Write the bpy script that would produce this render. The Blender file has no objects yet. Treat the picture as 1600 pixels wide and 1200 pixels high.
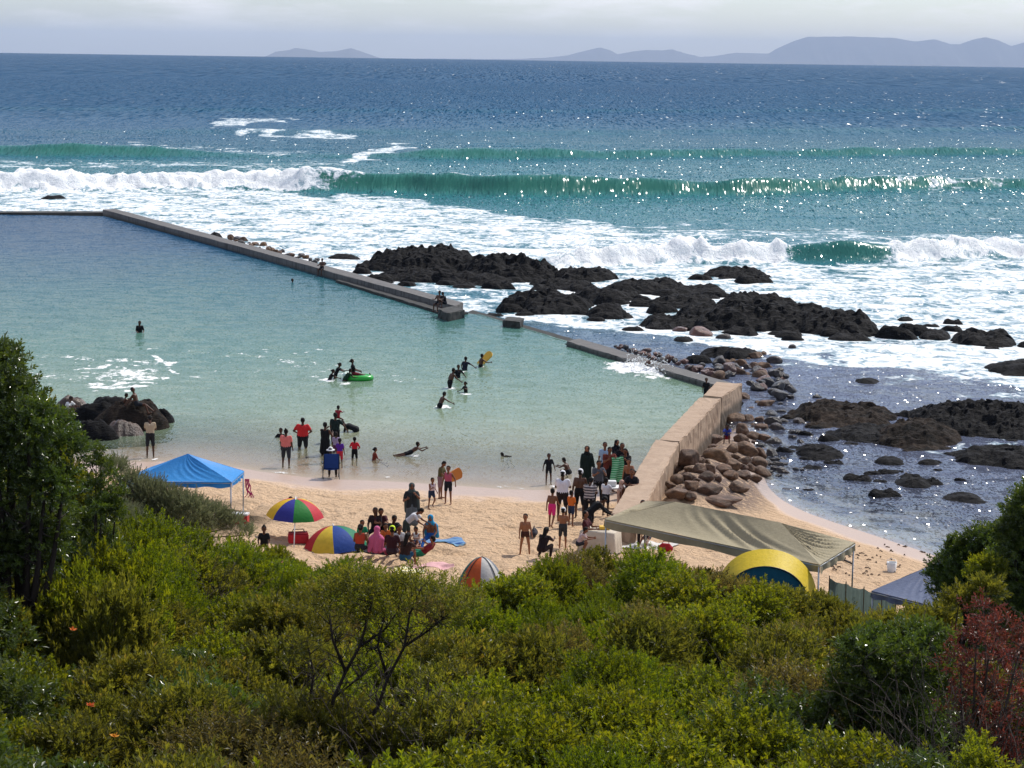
import bpy, bmesh, math, random
import numpy as np
from mathutils import Vector, Matrix

S = bpy.context.scene
COL = S.collection
# ------------------------------------------------------------------ camera, sky, sun, exposure
F, CAMH = 3400.0, 16.5                      # focal length in photo pixels, eye height over the sea
PITCH, ROLL = math.radians(8.57), math.radians(0.82)
SUN_AZ, SUN_EL = math.radians(41), math.radians(48)
cam = bpy.data.cameras.new('camera')
cam_o = bpy.data.objects.new('camera', cam)
COL.objects.link(cam_o)
cam.sensor_width = 36
cam.lens = 36 * F / 1600
cam.clip_start, cam.clip_end = 0.5, 90000
cam_o.location = (0, 0, CAMH)
cam_o.rotation_euler = (Matrix.Rotation(math.pi / 2 - PITCH, 4, 'X') @ Matrix.Rotation(ROLL, 4, 'Z')).to_euler()
S.camera = cam_o
S.view_settings.view_transform = 'Standard'
S.view_settings.look = 'None'
S.view_settings.exposure = 0.1
S.view_settings.gamma = 1
S.cycles.transparent_max_bounces = 12
S.cycles.max_bounces = 6
S.cycles.sample_clamp_direct = 0
S.cycles.sample_clamp_indirect = 4

W = bpy.data.worlds.new('World')
S.world = W
W.use_nodes = True


def sun_dir():
    return Vector((math.sin(SUN_AZ) * math.cos(SUN_EL), math.cos(SUN_AZ) * math.cos(SUN_EL), math.sin(SUN_EL)))


def build_world():
    nt = W.node_tree
    nt.nodes.clear()
    N = nt.nodes.new
    L = nt.links.new
    out = N('ShaderNodeOutputWorld')
    bg = N('ShaderNodeBackground')
    bg.inputs[1].default_value = 0.125
    sky = N('ShaderNodeTexSky')
    sky.sky_type = 'NISHITA'
    sky.sun_disc = False
    sky.sun_elevation = SUN_EL
    sky.sun_rotation = SUN_AZ
    sky.altitude = 0
    sky.air_density = 1.0
    sky.dust_density = .5
    sky.ozone_density = 2.0
    # soft grey clouds low over the horizon
    tc = N('ShaderNodeTexCoord')
    mp = N('ShaderNodeMapping')
    mp.inputs['Scale'].default_value = (7, 7, 34)
    mp.inputs['Location'].default_value = (3.1, 1.7, .4)
    L(tc.outputs['Generated'], mp.inputs['Vector'])
    nz = N('ShaderNodeTexNoise')
    nz.inputs['Scale'].default_value = 1.6
    nz.inputs['Detail'].default_value = 9
    nz.inputs['Roughness'].default_value = .58
    L(mp.outputs[0], nz.inputs['Vector'])
    rp = N('ShaderNodeValToRGB')
    rp.color_ramp.elements[0].position = .45
    rp.color_ramp.elements[0].color = (0, 0, 0, 1)
    rp.color_ramp.elements[1].position = .62
    rp.color_ramp.elements[1].color = (1, 1, 1, 1)
    L(nz.outputs['Fac'], rp.inputs[0])
    sep = N('ShaderNodeSeparateXYZ')
    L(tc.outputs['Generated'], sep.inputs[0])
    mr = N('ShaderNodeMapRange')
    mr.inputs['From Min'].default_value = .004
    mr.inputs['From Max'].default_value = .024
    mr.inputs['To Min'].default_value = .08
    mr.inputs['To Max'].default_value = .85
    L(sep.outputs['Z'], mr.inputs['Value'])
    mu = N('ShaderNodeMath')
    mu.operation = 'MULTIPLY'
    L(rp.outputs[0], mu.inputs[0])
    L(mr.outputs[0], mu.inputs[1])
    hs = N('ShaderNodeMix')          # a marine, blue-grey sky
    hs.data_type = 'RGBA'
    hs.blend_type = 'MULTIPLY'
    hs.inputs[0].default_value = 1
    hs.inputs[7].default_value = (.90, .955, 1.10, 1)
    L(sky.outputs[0], hs.inputs[6])
    mx = N('ShaderNodeMix')
    mx.data_type = 'RGBA'
    mx.inputs[7].default_value = (9.0, 8.8, 8.9, 1)
    L(mu.outputs[0], mx.inputs[0])
    L(hs.outputs[2], mx.inputs[6])
    L(mx.outputs[2], bg.inputs[0])
    L(bg.outputs[0], out.inputs[0])


build_world()
sun = bpy.data.lights.new('sun', 'SUN')
sun.energy = 4.2
sun.angle = math.radians(.53)
sun.color = (1, .95, .87)
sun_o = bpy.data.objects.new('sun', sun)
sun_o.rotation_euler = sun_dir().to_track_quat('Z', 'Y').to_euler()
sun_o.location = (40, 40, 80)
COL.objects.link(sun_o)

# ------------------------------------------------------------------ geometry helpers
_cr, _sr = math.cos(ROLL), math.sin(ROLL)
_cp, _sp = math.cos(PITCH), math.sin(PITCH)


def P(px, py, z=0.0):
    """the point of the horizontal plane z that stands at a photo pixel"""
    u, v = (px - 800) / F, (600 - py) / F
    u, v = u * _cr - v * _sr, u * _sr + v * _cr
    d = np.array([u, _cp + v * _sp, -_sp + v * _cp])
    t = (z - CAMH) / d[2]
    return Vector((d[0] * t, d[1] * t, z))


def PD(px, py, dist):
    """the point at a photo pixel at ground distance dist"""
    u, v = (px - 800) / F, (600 - py) / F
    u, v = u * _cr - v * _sr, u * _sr + v * _cr
    d = np.array([u, _cp + v * _sp, -_sp + v * _cp])
    t = dist / d[1]
    return Vector((d[0] * t, dist, CAMH + d[2] * t))


def ss(a, b, x):
    t = np.clip((np.asarray(x, float) - a) / (b - a), 0, 1)
    return t * t * (3 - 2 * t)


def _h(i, j, k, seed):
    v = np.sin(i * 127.1 + j * 311.7 + k * 74.7 + seed * 53.3) * 43758.5453
    return v - np.floor(v)


def vn(x, y, z=0.0, seed=0):
    x, y, z = np.broadcast_arrays(np.asarray(x, float), np.asarray(y, float), np.asarray(z, float))
    i, j, k = np.floor(x), np.floor(y), np.floor(z)
    fx, fy, fz = x - i, y - j, z - k
    fx, fy, fz = fx * fx * (3 - 2 * fx), fy * fy * (3 - 2 * fy), fz * fz * (3 - 2 * fz)
    r = 0
    for a in (0, 1):
        for b in (0, 1):
            for c in (0, 1):
                w = (fx if a else 1 - fx) * (fy if b else 1 - fy) * (fz if c else 1 - fz)
                r = r + w * _h(i + a, j + b, k + c, seed)
    return r


def fbm(x, y, z=0.0, seed=0, o=4, ridged=False):
    r, a, t, f = 0, 1, 0, 1
    for q in range(o):
        v = vn(np.asarray(x) * f, np.asarray(y) * f, np.asarray(z) * f, seed + q * 7)
        if ridged:
            v = 1 - np.abs(2 * v - 1)
        r = r + a * v
        t += a
        a *= .5
        f *= 2.03
    return r / t


def mesh_np(name, V, Fc, smooth=True, attrs=None):
    """mesh from numpy arrays; Fc is (n,3) or (n,4)"""
    me = bpy.data.meshes.new(name)
    V = np.ascontiguousarray(V, dtype=np.float32)
    Fc = np.ascontiguousarray(Fc, dtype=np.int32)
    n, k = Fc.shape
    me.vertices.add(len(V))
    me.vertices.foreach_set('co', V.ravel())
    me.loops.add(n * k)
    me.loops.foreach_set('vertex_index', Fc.ravel())
    me.polygons.add(n)
    me.polygons.foreach_set('loop_start', np.arange(0, n * k, k, dtype=np.int32))
    me.polygons.foreach_set('loop_total', np.full(n, k, dtype=np.int32))
    me.polygons.foreach_set('use_smooth', np.full(n, smooth, dtype=bool))
    for an, (dom, arr) in (attrs or {}).items():
        at = me.attributes.new(an, 'FLOAT', dom)
        at.data.foreach_set('value', np.ascontiguousarray(arr, dtype=np.float32).ravel())
    me.update(calc_edges=True)
    me.validate()
    return me


def grid_faces(nr, nc):
    i = np.arange((nr - 1) * (nc - 1))
    r, c = i // (nc - 1), i % (nc - 1)
    a = r * nc + c
    return np.stack([a, a + 1, a + nc + 1, a + nc], 1)


def link(name, me, mat=None, parent=None, loc=None):
    o = bpy.data.objects.new(name, me)
    COL.objects.link(o)
    if mat is not None:
        for m in (mat if isinstance(mat, (list, tuple)) else [mat]):
            me.materials.append(m)
    if parent is not None:
        o.parent = parent
    if loc is not None:
        o.location = loc
    return o


def tag(o, label, cat, group=None):
    o['label'] = label
    o['category'] = cat
    if group:
        o['group'] = group
    return o


def thing(name, label, cat, loc, rz=0.0, group=None, scale=1.0):
    o = bpy.data.objects.new(name, None)
    o.empty_display_size = .2
    COL.objects.link(o)
    o.location = loc
    o.rotation_euler = (0, 0, rz)
    o.scale = (scale, scale, scale)
    return tag(o, label, cat, group)


class MB:
    """collects shapes into one mesh"""

    def __init__(s):
        s.v, s.f, s.mi = [], [], []

    def add(s, v, f, mi=0):
        b = len(s.v)
        s.v += [tuple(p) for p in v]
        s.f += [tuple(b + i for i in q) for q in f]
        s.mi += [mi] * len(f)
        return s

    def box(s, c, sz, rz=0, mi=0, M=None):
        x, y, z = (q / 2 for q in sz)
        v = [Vector((a * x, b * y, d * z)) for d in (-1, 1) for b in (-1, 1) for a in (-1, 1)]
        R = M or Matrix.Rotation(rz, 3, 'Z')
        v = [R @ p + Vector(c) for p in v]
        return s.add(v, [(0, 2, 3, 1), (4, 5, 7, 6), (0, 1, 5, 4), (2, 6, 7, 3), (0, 4, 6, 2), (1, 3, 7, 5)], mi)

    def tube(s, pts, rad, n=8, mi=0, caps=True):
        pts = [Vector(p) for p in pts]
        if not isinstance(rad, (list, tuple)):
            rad = [rad] * len(pts)
        rings, f = [], []
        for i, p in enumerate(pts):
            d = (pts[min(i + 1, len(pts) - 1)] - pts[max(i - 1, 0)])
            if d.length < 1e-6:
                d = Vector((0, 0, 1))
            d.normalize()
            u = d.orthogonal().normalized() if i == 0 else (rings_u - d * rings_u.dot(d)).normalized()
            rings_u = u
            w = d.cross(u)
            rings += [p + (u * math.cos(2 * math.pi * k / n) + w * math.sin(2 * math.pi * k / n)) * rad[i] for k in range(n)]
        for i in range(len(pts) - 1):
            for k in range(n):
                a, b = i * n + k, i * n + (k + 1) % n
                f.append((a, b, b + n, a + n))
        if caps:
            f.append(tuple(range(n - 1, -1, -1)))
            f.append(tuple((len(pts) - 1) * n + k for k in range(n)))
        return s.add(rings, f, mi)

    def capsule(s, a, b, ra, rb, n=10, sq=None, mi=0):
        """tapered capsule with round ends"""
        a, b = Vector(a), Vector(b)
        d = b - a
        if d.length < 1e-5:
            d = Vector((0, 0, 1e-4))
        e = d.normalized()
        pts, rad = [], []
        for t in (-1, -.8, -.45, 0):
            pts.append(a + e * ra * t)
            rad.append(ra * max(.08, math.sqrt(max(0, 1 - t * t))))
        for t in (0, .45, .8, 1):
            pts.append(b + e * rb * t)
            rad.append(rb * max(.08, math.sqrt(max(0, 1 - t * t))))
        return s.tube(pts, rad, n, mi)

    def mesh(s, name, smooth=False):
        me = bpy.data.meshes.new(name)
        me.from_pydata(s.v, [], s.f)
        if any(s.mi):
            me.polygons.foreach_set('material_index', np.array(s.mi, dtype=np.int32))
        me.polygons.foreach_set('use_smooth', np.full(len(s.f), smooth, dtype=bool))
        me.update()
        return me

    def build(s, name, mat, parent=None, smooth=False, loc=None):
        return link(name, s.mesh(name, smooth), mat, parent, loc)


# ------------------------------------------------------------------ material helpers
def lin(c):
    if isinstance(c, str):
        c = tuple(int(c[i:i + 2], 16) / 255 for i in (1, 3, 5))
        c = tuple(x / 12.92 if x <= .04045 else ((x + .055) / 1.055) ** 2.4 for x in c)
    return (*c[:3], 1)


class NT:
    def __init__(s, name):
        s.m = bpy.data.materials.new(name)
        s.m.use_nodes = True
        s.t = s.m.node_tree
        s.t.nodes.clear()
        s.out = s.t.nodes.new('ShaderNodeOutputMaterial')

    def n(s, kind, ins=None, **kw):
        nd = s.t.nodes.new('ShaderNode' + kind)
        for k, v in kw.items():
            setattr(nd, k, v)
        for k, v in (ins or {}).items():
            s.set(nd.inputs[k], v)
        return nd

    def set(s, sock, v):
        if isinstance(v, bpy.types.NodeSocket):
            s.t.links.new(v, sock)
        elif isinstance(v, bpy.types.Node):
            s.t.links.new(v.outputs[0], sock)
        else:
            sock.default_value = v

    def math(s, op, a, b=0.0, c=0.0, clamp=False):
        nd = s.n('Math', operation=op, use_clamp=clamp)
        for i, v in enumerate((a, b, c)):
            s.set(nd.inputs[i], v)
        return nd.outputs[0]

    def vm(s, op, a, b=None, sc=None):
        nd = s.n('VectorMath', operation=op)
        s.set(nd.inputs[0], a)
        if b is not None:
            s.set(nd.inputs[1], b)
        if sc is not None:
            s.set(nd.inputs['Scale'], sc)
        return nd.outputs[0]

    def mix(s, fac, a, b):
        nd = s.n('Mix', data_type='RGBA')
        s.set(nd.inputs[0], fac)
        s.set(nd.inputs[6], a)
        s.set(nd.inputs[7], b)
        return nd.outputs[2]

    def ramp(s, fac, stops):
        nd = s.n('ValToRGB')
        e = nd.color_ramp.elements
        while len(e) < len(stops):
            e.new(.5)
        for q, (p, c) in zip(e, stops):
            q.position = p
            q.color = lin(c) if not isinstance(c, (int, float)) else (c, c, c, 1)
        s.set(nd.inputs[0], fac)
        return nd.outputs[0]

    def mr(s, v, a, b, c=0.0, d=1.0, smooth=True):
        nd = s.n('MapRange', interpolation_type='SMOOTHSTEP' if smooth else 'LINEAR')
        s.set(nd.inputs['Value'], v)
        for k, q in zip(('From Min', 'From Max', 'To Min', 'To Max'), (a, b, c, d)):
            s.set(nd.inputs[k], q)
        return nd.outputs[0]

    def noise(s, vec, scale, detail=3, rough=.5, dist=0, out='Fac'):
        nd = s.n('TexNoise', {'Vector': vec, 'Scale': scale, 'Detail': detail, 'Roughness': rough, 'Distortion': dist})
        return nd.outputs[out]

    def mapv(s, vec, sc, rot=(0, 0, 0), loc=(0, 0, 0)):
        return s.n('Mapping', {'Vector': vec, 'Scale': sc, 'Rotation': rot, 'Location': loc}).outputs[0]

    def pos(s):
        return s.n('NewGeometry').outputs['Position']

    def obj(s):
        return s.n('TexCoord').outputs['Object']

    def attr(s, name):
        return s.n('Attribute', attribute_name=name).outputs['Fac']

    def rnd(s):
        return s.n('ObjectInfo').outputs['Random']

    def bump(s, h, strength=.5, dist=.02, normal=None):
        nd = s.n('Bump', {'Height': h, 'Strength': strength, 'Distance': dist})
        if normal is not None:
            s.set(nd.inputs['Normal'], normal)
        return nd.outputs[0]

    def bsdf(s, color, rough=.6, normal=None, spec=.5, ior=1.45, **kw):
        nd = s.n('BsdfPrincipled', {'Base Color': color, 'Roughness': rough, 'Specular IOR Level': spec, 'IOR': ior})
        if normal is not None:
            s.set(nd.inputs['Normal'], normal)
        for k, v in kw.items():
            s.set(nd.inputs[k.replace('_', ' ')], v)
        return nd.outputs[0]

    def mixs(s, fac, a, b):
        nd = s.n('MixShader')
        s.set(nd.inputs[0], fac)
        s.set(nd.inputs[1], a)
        s.set(nd.inputs[2], b)
        return nd.outputs[0]

    def done(s, shader, disp=None):
        s.set(s.out.inputs['Surface'], shader)
        return s.m


_MC = {}


def cloth(col, rough=.85, trans=.0, name='cloth'):
    """woven cloth in one colour, faintly uneven, optionally letting light through"""
    key = (col, rough, trans)
    if key in _MC:
        return _MC[key]
    t = NT(name)
    c = lin(col)
    n = t.noise(t.obj(), 9, 4)
    dark = tuple(x * .72 for x in c[:3]) + (1,)
    base = t.mix(n, dark, c)
    nb = t.bump(t.noise(t.obj(), 14, 3), .35, .03)
    sh = t.bsdf(base, rough, nb, .25)
    if trans:
        tr = t.n('BsdfTranslucent', {'Color': base}).outputs[0]
        sh = t.mixs(trans, sh, tr)
    _MC[key] = t.done(sh)
    return _MC[key]


def plain(col, rough=.5, metal=0.0, name='painted'):
    key = (col, rough, metal, name)
    if key in _MC:
        return _MC[key]
    t = NT(name)
    c = lin(col)
    n = t.noise(t.obj(), 6, 4)
    base = t.mix(n, tuple(x * .8 for x in c[:3]) + (1,), c)
    _MC[key] = t.done(t.bsdf(base, rough, Metallic=metal))
    return _MC[key]

# ------------------------------------------------------------------ ground: beach, dune, sea bed in one sheet
_wy = np.array([60, 71.0, 88.0, 104.5, 106.2, 122.3, 136.5, 213.3, 214.0])
_wx = np.array([2.4, 3.9, 7.6, 11.0, 10.4, 3.05, -2.9, -40.0, -40.3])


def wall_x(y):
    return np.interp(y, _wy, _wx)


_py = [-120, 0, 6, 12, 20, 35, 50, 58, 64, 72, 80.5, 84, 90, 100, 120, 150, 220, 400]
_pz = [16, 14.6, 13.4, 10.4, 7.4, 4.7, 2.9, 2.1, 1.55, 1.0, .47, .22, -.25, -.8, -1.6, -2.2, -3, -3.4]


def ground(x, y):
    x, y = np.asarray(x, float), np.asarray(y, float)
    side = ss(-.5, .9, x - wall_x(y))
    sh_in = -4.2 * ss(-7, -14, x) + .8 * np.sin(x * .33 + 1)
    sh_out = np.clip(5 + 1.9 * (x - 9.2), 0, 25) * ss(38, 66, y)
    yy = y + sh_in * (1 - side) + sh_out * side
    z = np.interp(yy, _py, _pz)
    z = z + 3.2 * ss(-5.5, -15, x) * ss(16, 30, y) * (1 - ss(56, 74, y))
    # the bank the boulders lie on, along the outer side of the wall
    d = x - wall_x(y)
    z = z + side * ss(73, 80, y) * (1 - ss(101, 112, y)) * (1.0 * np.exp(-((d - .9) / 2.2) ** 2))
    dry = ss(.5, 1.0, z) * (y > 50)
    z = z + .10 * (fbm(x * .5, y * .5, 0, 3) - .5) * ss(.2, .8, z)
    z = z + dry * (.20 * (fbm(x * 1.9, y * 1.5, 0, 9, 3) - .5) - .09 * ss(.60, .8, vn(x * 2.6, y * 2.2, 0, 21)))
    z = z + .5 * (fbm(x * .16, y * .16, 0, 5, 2) - .5) * (1 - ss(48, 58, y)) * ss(8, 16, y)
    return z


def gz(x, y):
    return float(ground(x, y))


def PG(px, py, dz=0.0):
    """the point of the ground seen at a photo pixel"""
    z = 1.0
    for _ in range(12):
        p = P(px, py, z)
        z = .5 * z + .5 * (gz(p.x, p.y) + dz)
    p = P(px, py, z)
    p.z = gz(p.x, p.y)
    return p


def mat_ground():
    t = NT('sand_and_soil')
    p = t.pos()
    z = t.n('SeparateXYZ', {0: p}).outputs[2]
    y = t.n('SeparateXYZ', {0: p}).outputs[1]
    x = t.n('SeparateXYZ', {0: p}).outputs[0]
    n1 = t.noise(p, .9, 6, .6)
    n2 = t.noise(p, 14, 4, .7)
    dry = t.mix(n1, lin((.64, .43, .255)), lin((.84, .60, .385)))
    dry = t.mix(t.math('MULTIPLY', n2, .35), dry, lin((.48, .32, .205)))
    wetc = lin((.43, .31, .235))
    zz = t.math('ADD', z, t.math('MULTIPLY', t.math('SUBTRACT', t.noise(p, .35, 3), .5), .22))
    # damp strip: up to .72 beside the pool, up to .35 beside the sea
    lim = t.mr(x, 5.5, 8.5, .60, .26)
    wet = t.mr(t.math('SUBTRACT', zz, lim), -.03, .10, 1, 0)
    base = t.mix(wet, dry, wetc)
    # wrack and shell grit on the right beach
    grit = t.math('MULTIPLY', t.mr(t.noise(t.mapv(p, (1.2, 2.2, 1)), 1.6, 8, .72), .56, .66), t.math('MULTIPLY', t.mr(x, 8.5, 12, 0, .75), t.mr(zz, .1, .4)))
    base = t.mix(grit, base, lin((.22, .13, .09)))
    peb = t.math('MULTIPLY', t.attr('pebble'), t.mr(t.noise(p, 5, 6, .7), .34, .52))
    base = t.mix(peb, base, t.mix(n2, lin((.10, .065, .05)), lin((.36, .27, .22))))
    # sea bed: weed patches in the cove, dark rock farther out
    weed = t.math('MULTIPLY', t.mr(t.noise(t.mapv(p, (.8, .8, .2), (0, 0, .6)), .75, 6, .62, .8), .46, .58), t.mr(z, -.12, -.35, 0, 1))
    weed = t.math('MULTIPLY', weed, t.mr(x, 6, 9))
    bed = t.mix(weed, t.mix(.6, wetc, lin((.38, .38, .33))), lin((.035, .035, .04)))
    base = t.mix(t.mr(z, -.05, -.2), base, bed)
    # leaf litter under the bushes
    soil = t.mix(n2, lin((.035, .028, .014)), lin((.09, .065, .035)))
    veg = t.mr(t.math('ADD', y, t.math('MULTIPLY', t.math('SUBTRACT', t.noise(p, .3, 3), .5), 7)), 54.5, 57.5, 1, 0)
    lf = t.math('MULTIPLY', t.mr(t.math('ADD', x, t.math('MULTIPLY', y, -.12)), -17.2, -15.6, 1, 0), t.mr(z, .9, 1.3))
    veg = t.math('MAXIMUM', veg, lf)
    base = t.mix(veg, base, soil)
    rough = t.math('ADD', t.math('MULTIPLY', wet, -.5), .92)
    h = t.math('ADD', t.noise(p, 3.2, 5, .6), t.math('MULTIPLY', n2, .25))
    b = t.bump(h, t.math('SUBTRACT', 1.0, t.math('MULTIPLY', wet, .9)), .42)
    return t.done(t.bsdf(base, rough, b, t.math('ADD', .15, t.math('MULTIPLY', wet, .35))))


def build_ground():
    xs = np.concatenate([np.linspace(-160, -24, 30), np.arange(-23.8, 22, .14), np.linspace(22.2, 160, 34)])
    ys = np.concatenate([np.linspace(-120, 10, 18), np.arange(11, 57, .5), np.arange(57, 90, .13), np.arange(90, 112, .4), np.linspace(112.5, 400, 50)])
    X, Y = np.meshgrid(xs, ys)
    Z = ground(X, Y)
    me = mesh_np('ground', np.stack([X, Y, Z], -1).reshape(-1, 3), grid_faces(len(ys), len(xs)), True, {'pebble': ('POINT', ss(.1, .6, X - wall_x(Y)) * (1 - ss(3.0, 4.6, X - wall_x(Y))) * ss(74.5, 77, Y) * (1 - ss(106, 112, Y)))})
    o = link('ground', me, mat_ground())
    o['kind'] = 'structure'


build_ground()


# ------------------------------------------------------------------ water
def proj(X, Y, Z):
    dx, dy, dz = X, Y, Z - CAMH
    dep = dy * _cp - dz * _sp
    up = dy * _sp + dz * _cp
    u, v = dx / dep, up / dep
    u, v = u * _cr + v * _sr, -u * _sr + v * _cr
    return 800 + u * F, 600 - v * F


def band(px, py, pts_top, pts_bot, f=6, fx=25):
    tx, ty = zip(*pts_top)
    bx, by = zip(*pts_bot)
    t, b = np.interp(px, tx, ty), np.interp(px, bx, by)
    m = ss(t - f, t + f, py) * (1 - ss(b - f, b + f, py))
    x0, x1 = max(tx[0], bx[0]), min(tx[-1], bx[-1])
    if x0 > 0:
        m = m * ss(x0 - fx, x0 + fx, px)
    if x1 < 1600:
        m = m * (1 - ss(x1 - fx, x1 + fx, px))
    return m


WAVES = [   # foot of each breaker in photo pixels, height along it, steepness
    dict(foot=[(-900, 296), (0, 297), (400, 297), (600, 304), (800, 309), (1100, 306), (1400, 300), (1600, 296), (2500, 290)],
         amp=[(-400, 2.0), (0, 2.0), (400, 2.3), (560, 2.6), (800, 2.5), (1000, 2.2), (1300, 1.9), (1600, 1.8)], wf=2.2, wb=7),
    dict(foot=[(-900, 241), (0, 243), (200, 246), (400, 248), (640, 250), (900, 249), (1200, 246), (1600, 242), (2500, 236)],
         amp=[(0, 2.2), (200, 2.0), (330, .8), (480, .3), (620, .9), (680, 1.8), (950, 1.6), (1200, 1.3), (1600, 1.6)], wf=3.2, wb=9),
    dict(foot=[(500, 410), (860, 414), (1050, 414), (1260, 410), (1400, 408), (1600, 405), (2200, 400)],
         amp=[(780, 0), (880, .9), (1050, 1.5), (1200, 1.6), (1320, 1.9), (1420, 1.5), (1600, 1.3)], wf=1.1, wb=3.6),
    dict(foot=[(-900, 205), (0, 208), (800, 212), (1600, 206), (2500, 200)], amp=[(0, .5), (500, .9), (1000, .8), (1600, 1.0)], wf=7, wb=14),
    dict(foot=[(-900, 170), (0, 172), (800, 176), (1600, 174), (2500, 170)], amp=[(0, .6), (800, .7), (1600, .8)], wf=10, wb=20),
]


def sea_fields(X, Y):
    """height, foam, green face, shallowness, clarity at points of the sea"""
    Z = np.zeros_like(X)
    face = np.zeros_like(X)
    rough = np.zeros_like(X)
    cr = np.zeros_like(X)
    lumps = fbm(X * .9, Y * .9, 0, 31, 4)
    big = fbm(X * .28, Y * .28, 0, 77, 3)
    far = 1 - ss(500, 900, Y)
    near = ss(95, 150, Y)
    Z += (.05 + .16 * near) * far * (fbm(X * .12, Y * .30, 0, 41, 4) - .5) * 2
    for i, w in enumerate(WAVES):
        fx, fy = np.array(w['foot'], float).T
        pxs = np.linspace(fx[0], fx[-1], 240)
        pts = [P(a, b) for a, b in zip(pxs, np.interp(pxs, fx, fy))]
        wx, wy = np.array([p.x for p in pts]), np.array([p.y for p in pts])
        yc = np.interp(X, wx, wy) + w['wf'] * 1.5 + 5.5 * (vn(X * .07, 0, 0, 50 + i) - .5) + 1.2 * (vn(X * .31, 0, 0, 60 + i) - .5)
        ax, av = zip(*w['amp'])
        pxv = np.interp(X, wx, pxs)
        A = np.interp(pxv, ax, av) * (.70 + .42 * vn(X * .13, 0, 0, 70 + i) + .22 * vn(X * .4, 0, 0, 80 + i))
        s = Y - yc
        sh = np.where(s < 0, np.exp(-(s / w['wf']) ** 2), np.exp(-(s / w['wb']) ** 2))
        A = A * .84
        Z += A * sh
        fr = np.where(s < 0, np.exp(-((s + w['wf'] * .75) / (w['wf'] * .8)) ** 2), np.exp(-((s + w['wf'] * .75) / (w['wf'] * .8)) ** 2))
        face = np.maximum(face, fr * np.clip(A / 2.0, 0, 1) * (1 if i < 3 else .3))
        if i == 0:
            br = 1 - ss(430, 640, pxv + 60 * (vn(X * .25, 0, 0, 5) - .5))
            c = br * ss(-w['wf'] * 2.3, -w['wf'] * 1.2, s) * (1 - ss(1.5, 5, s)) + (1 - br) * .55 * np.exp(-((s - .3) / 1.0) ** 2) * (.3 + lumps)
            c = np.maximum(c, ss(1080, 1500, pxv) * .62 * np.exp(-((s - .5) / 1.8) ** 2))
        elif i == 1:
            c = .62 * np.exp(-((s - .2) / 1.2) ** 2) * (ss(170, 260, pxv) * (1 - ss(430, 520, pxv)) + .5 * ss(20, 60, pxv) * (1 - ss(70, 110, pxv)))
        elif i == 2:
            gr = ss(1215, 1270, pxv) * (1 - ss(1350, 1420, pxv))
            window = gr * np.exp(-((s + 1.2) / 1.6) ** 2)
            c = (1 - gr) * ss(850, 930, pxv) * ss(-2.6, -1.6, s) * (1 - ss(1, 3, s)) + gr * .8 * np.exp(-((s - .4) / .7) ** 2)
        else:
            c = 0
        cr = np.maximum(cr, c)
        rough = np.maximum(rough, c * (br if i == 0 else (1 - gr) if i == 2 else .15))
    Z += rough * (1.5 * (lumps - .42) + 1.3 * (big - .45)) * far
    px, py = proj(X, Y, np.zeros_like(X))
    pw = px + 26 * (fbm(X * .22, Y * .22, 0, 12, 3) - .5) * 2
    qw = py + (2 + .05 * np.clip(py - 90, 0, 400)) * (fbm(X * .17, Y * .12, 0, 14, 3) - .5) * 2
    fo = np.zeros_like(X)

    def add(d, *a, **k):
        nonlocal fo
        fo = np.maximum(fo, d * band(pw, qw, *a, **k))
    add(.74, [(-700, 290), (0, 292), (400, 298), (560, 304), (640, 312), (760, 328), (900, 350), (1000, 362), (1150, 378), (1300, 396), (2300, 400)],
        [(-700, 400), (165, 360), (300, 400), (450, 432), (560, 440), (680, 440), (760, 448), (880, 470), (1000, 500), (1200, 545), (1400, 570), (2300, 600)], f=5)
    add(.62, [(540, 430), (700, 432), (900, 450), (1000, 490)], [(540, 470), (730, 492), (800, 505), (1000, 520)], f=8)
    add(.78, [(860, 490), (1000, 496), (1150, 508), (1300, 520)], [(860, 512), (980, 516), (1100, 534), (1300, 580)], f=5)
    add(.80, [(1200, 530), (1350, 530), (2300, 540)], [(1200, 566), (1300, 585), (1400, 588), (1500, 598), (1600, 616), (2300, 640)], f=8)
    add(.45, [(1150, 560), (1400, 570), (2300, 600)], [(1150, 590), (1400, 620), (2300, 660)], f=8)
    add(.46, [(1440, 660), (1600, 660), (2300, 660)], [(1440, 720), (1600, 735), (2300, 740)], f=8)
    add(.56, [(820, 338), (1000, 346), (1200, 356), (1600, 372)], [(820, 352), (1000, 366), (1200, 384), (1600, 396)], f=5)
    add(.5, [(1380, 282), (1500, 278), (1600, 282)], [(1380, 300), (1500, 300), (1600, 298)], f=5)
    add(.55, [(1500, 338), (2300, 342)], [(1500, 343), (2300, 348)], f=3)
    # streaks outside the break
    add(.66, [(335, 188), (400, 186), (465, 184)], [(335, 203), (380, 194), (465, 189)], f=2, fx=8)
    add(.70, [(360, 205), (450, 211), (560, 212)], [(360, 211), (450, 218), (560, 217)], f=2, fx=10)
    add(.74, [(535, 250), (580, 236), (640, 220)], [(535, 260), (590, 250), (640, 228)], f=3, fx=8)
    add(.55, [(190, 222), (330, 230), (490, 236)], [(190, 227), (330, 236), (490, 246)], f=2, fx=20)
    add(.52, [(-200, 248), (200, 250), (560, 250)], [(-200, 266), (200, 262), (560, 262)], f=4, fx=20)
    add(.38, [(640, 183), (900, 184), (1100, 186)], [(640, 187), (900, 188), (1100, 190)], f=2, fx=20)
    fo = np.maximum(fo, np.clip(cr * 1.1, 0, 1.1))
    for (x0, x1, yb, yt, dep, mk, lab) in OUTCROPS:
        if 200 < yb < 560:
            q = ((px - (x0 + x1) / 2) / ((x1 - x0) * .62)) ** 2 + ((py - (yb - 4)) / 13) ** 2
            fo = np.maximum(fo, .66 * np.exp(-q * q))
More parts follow.
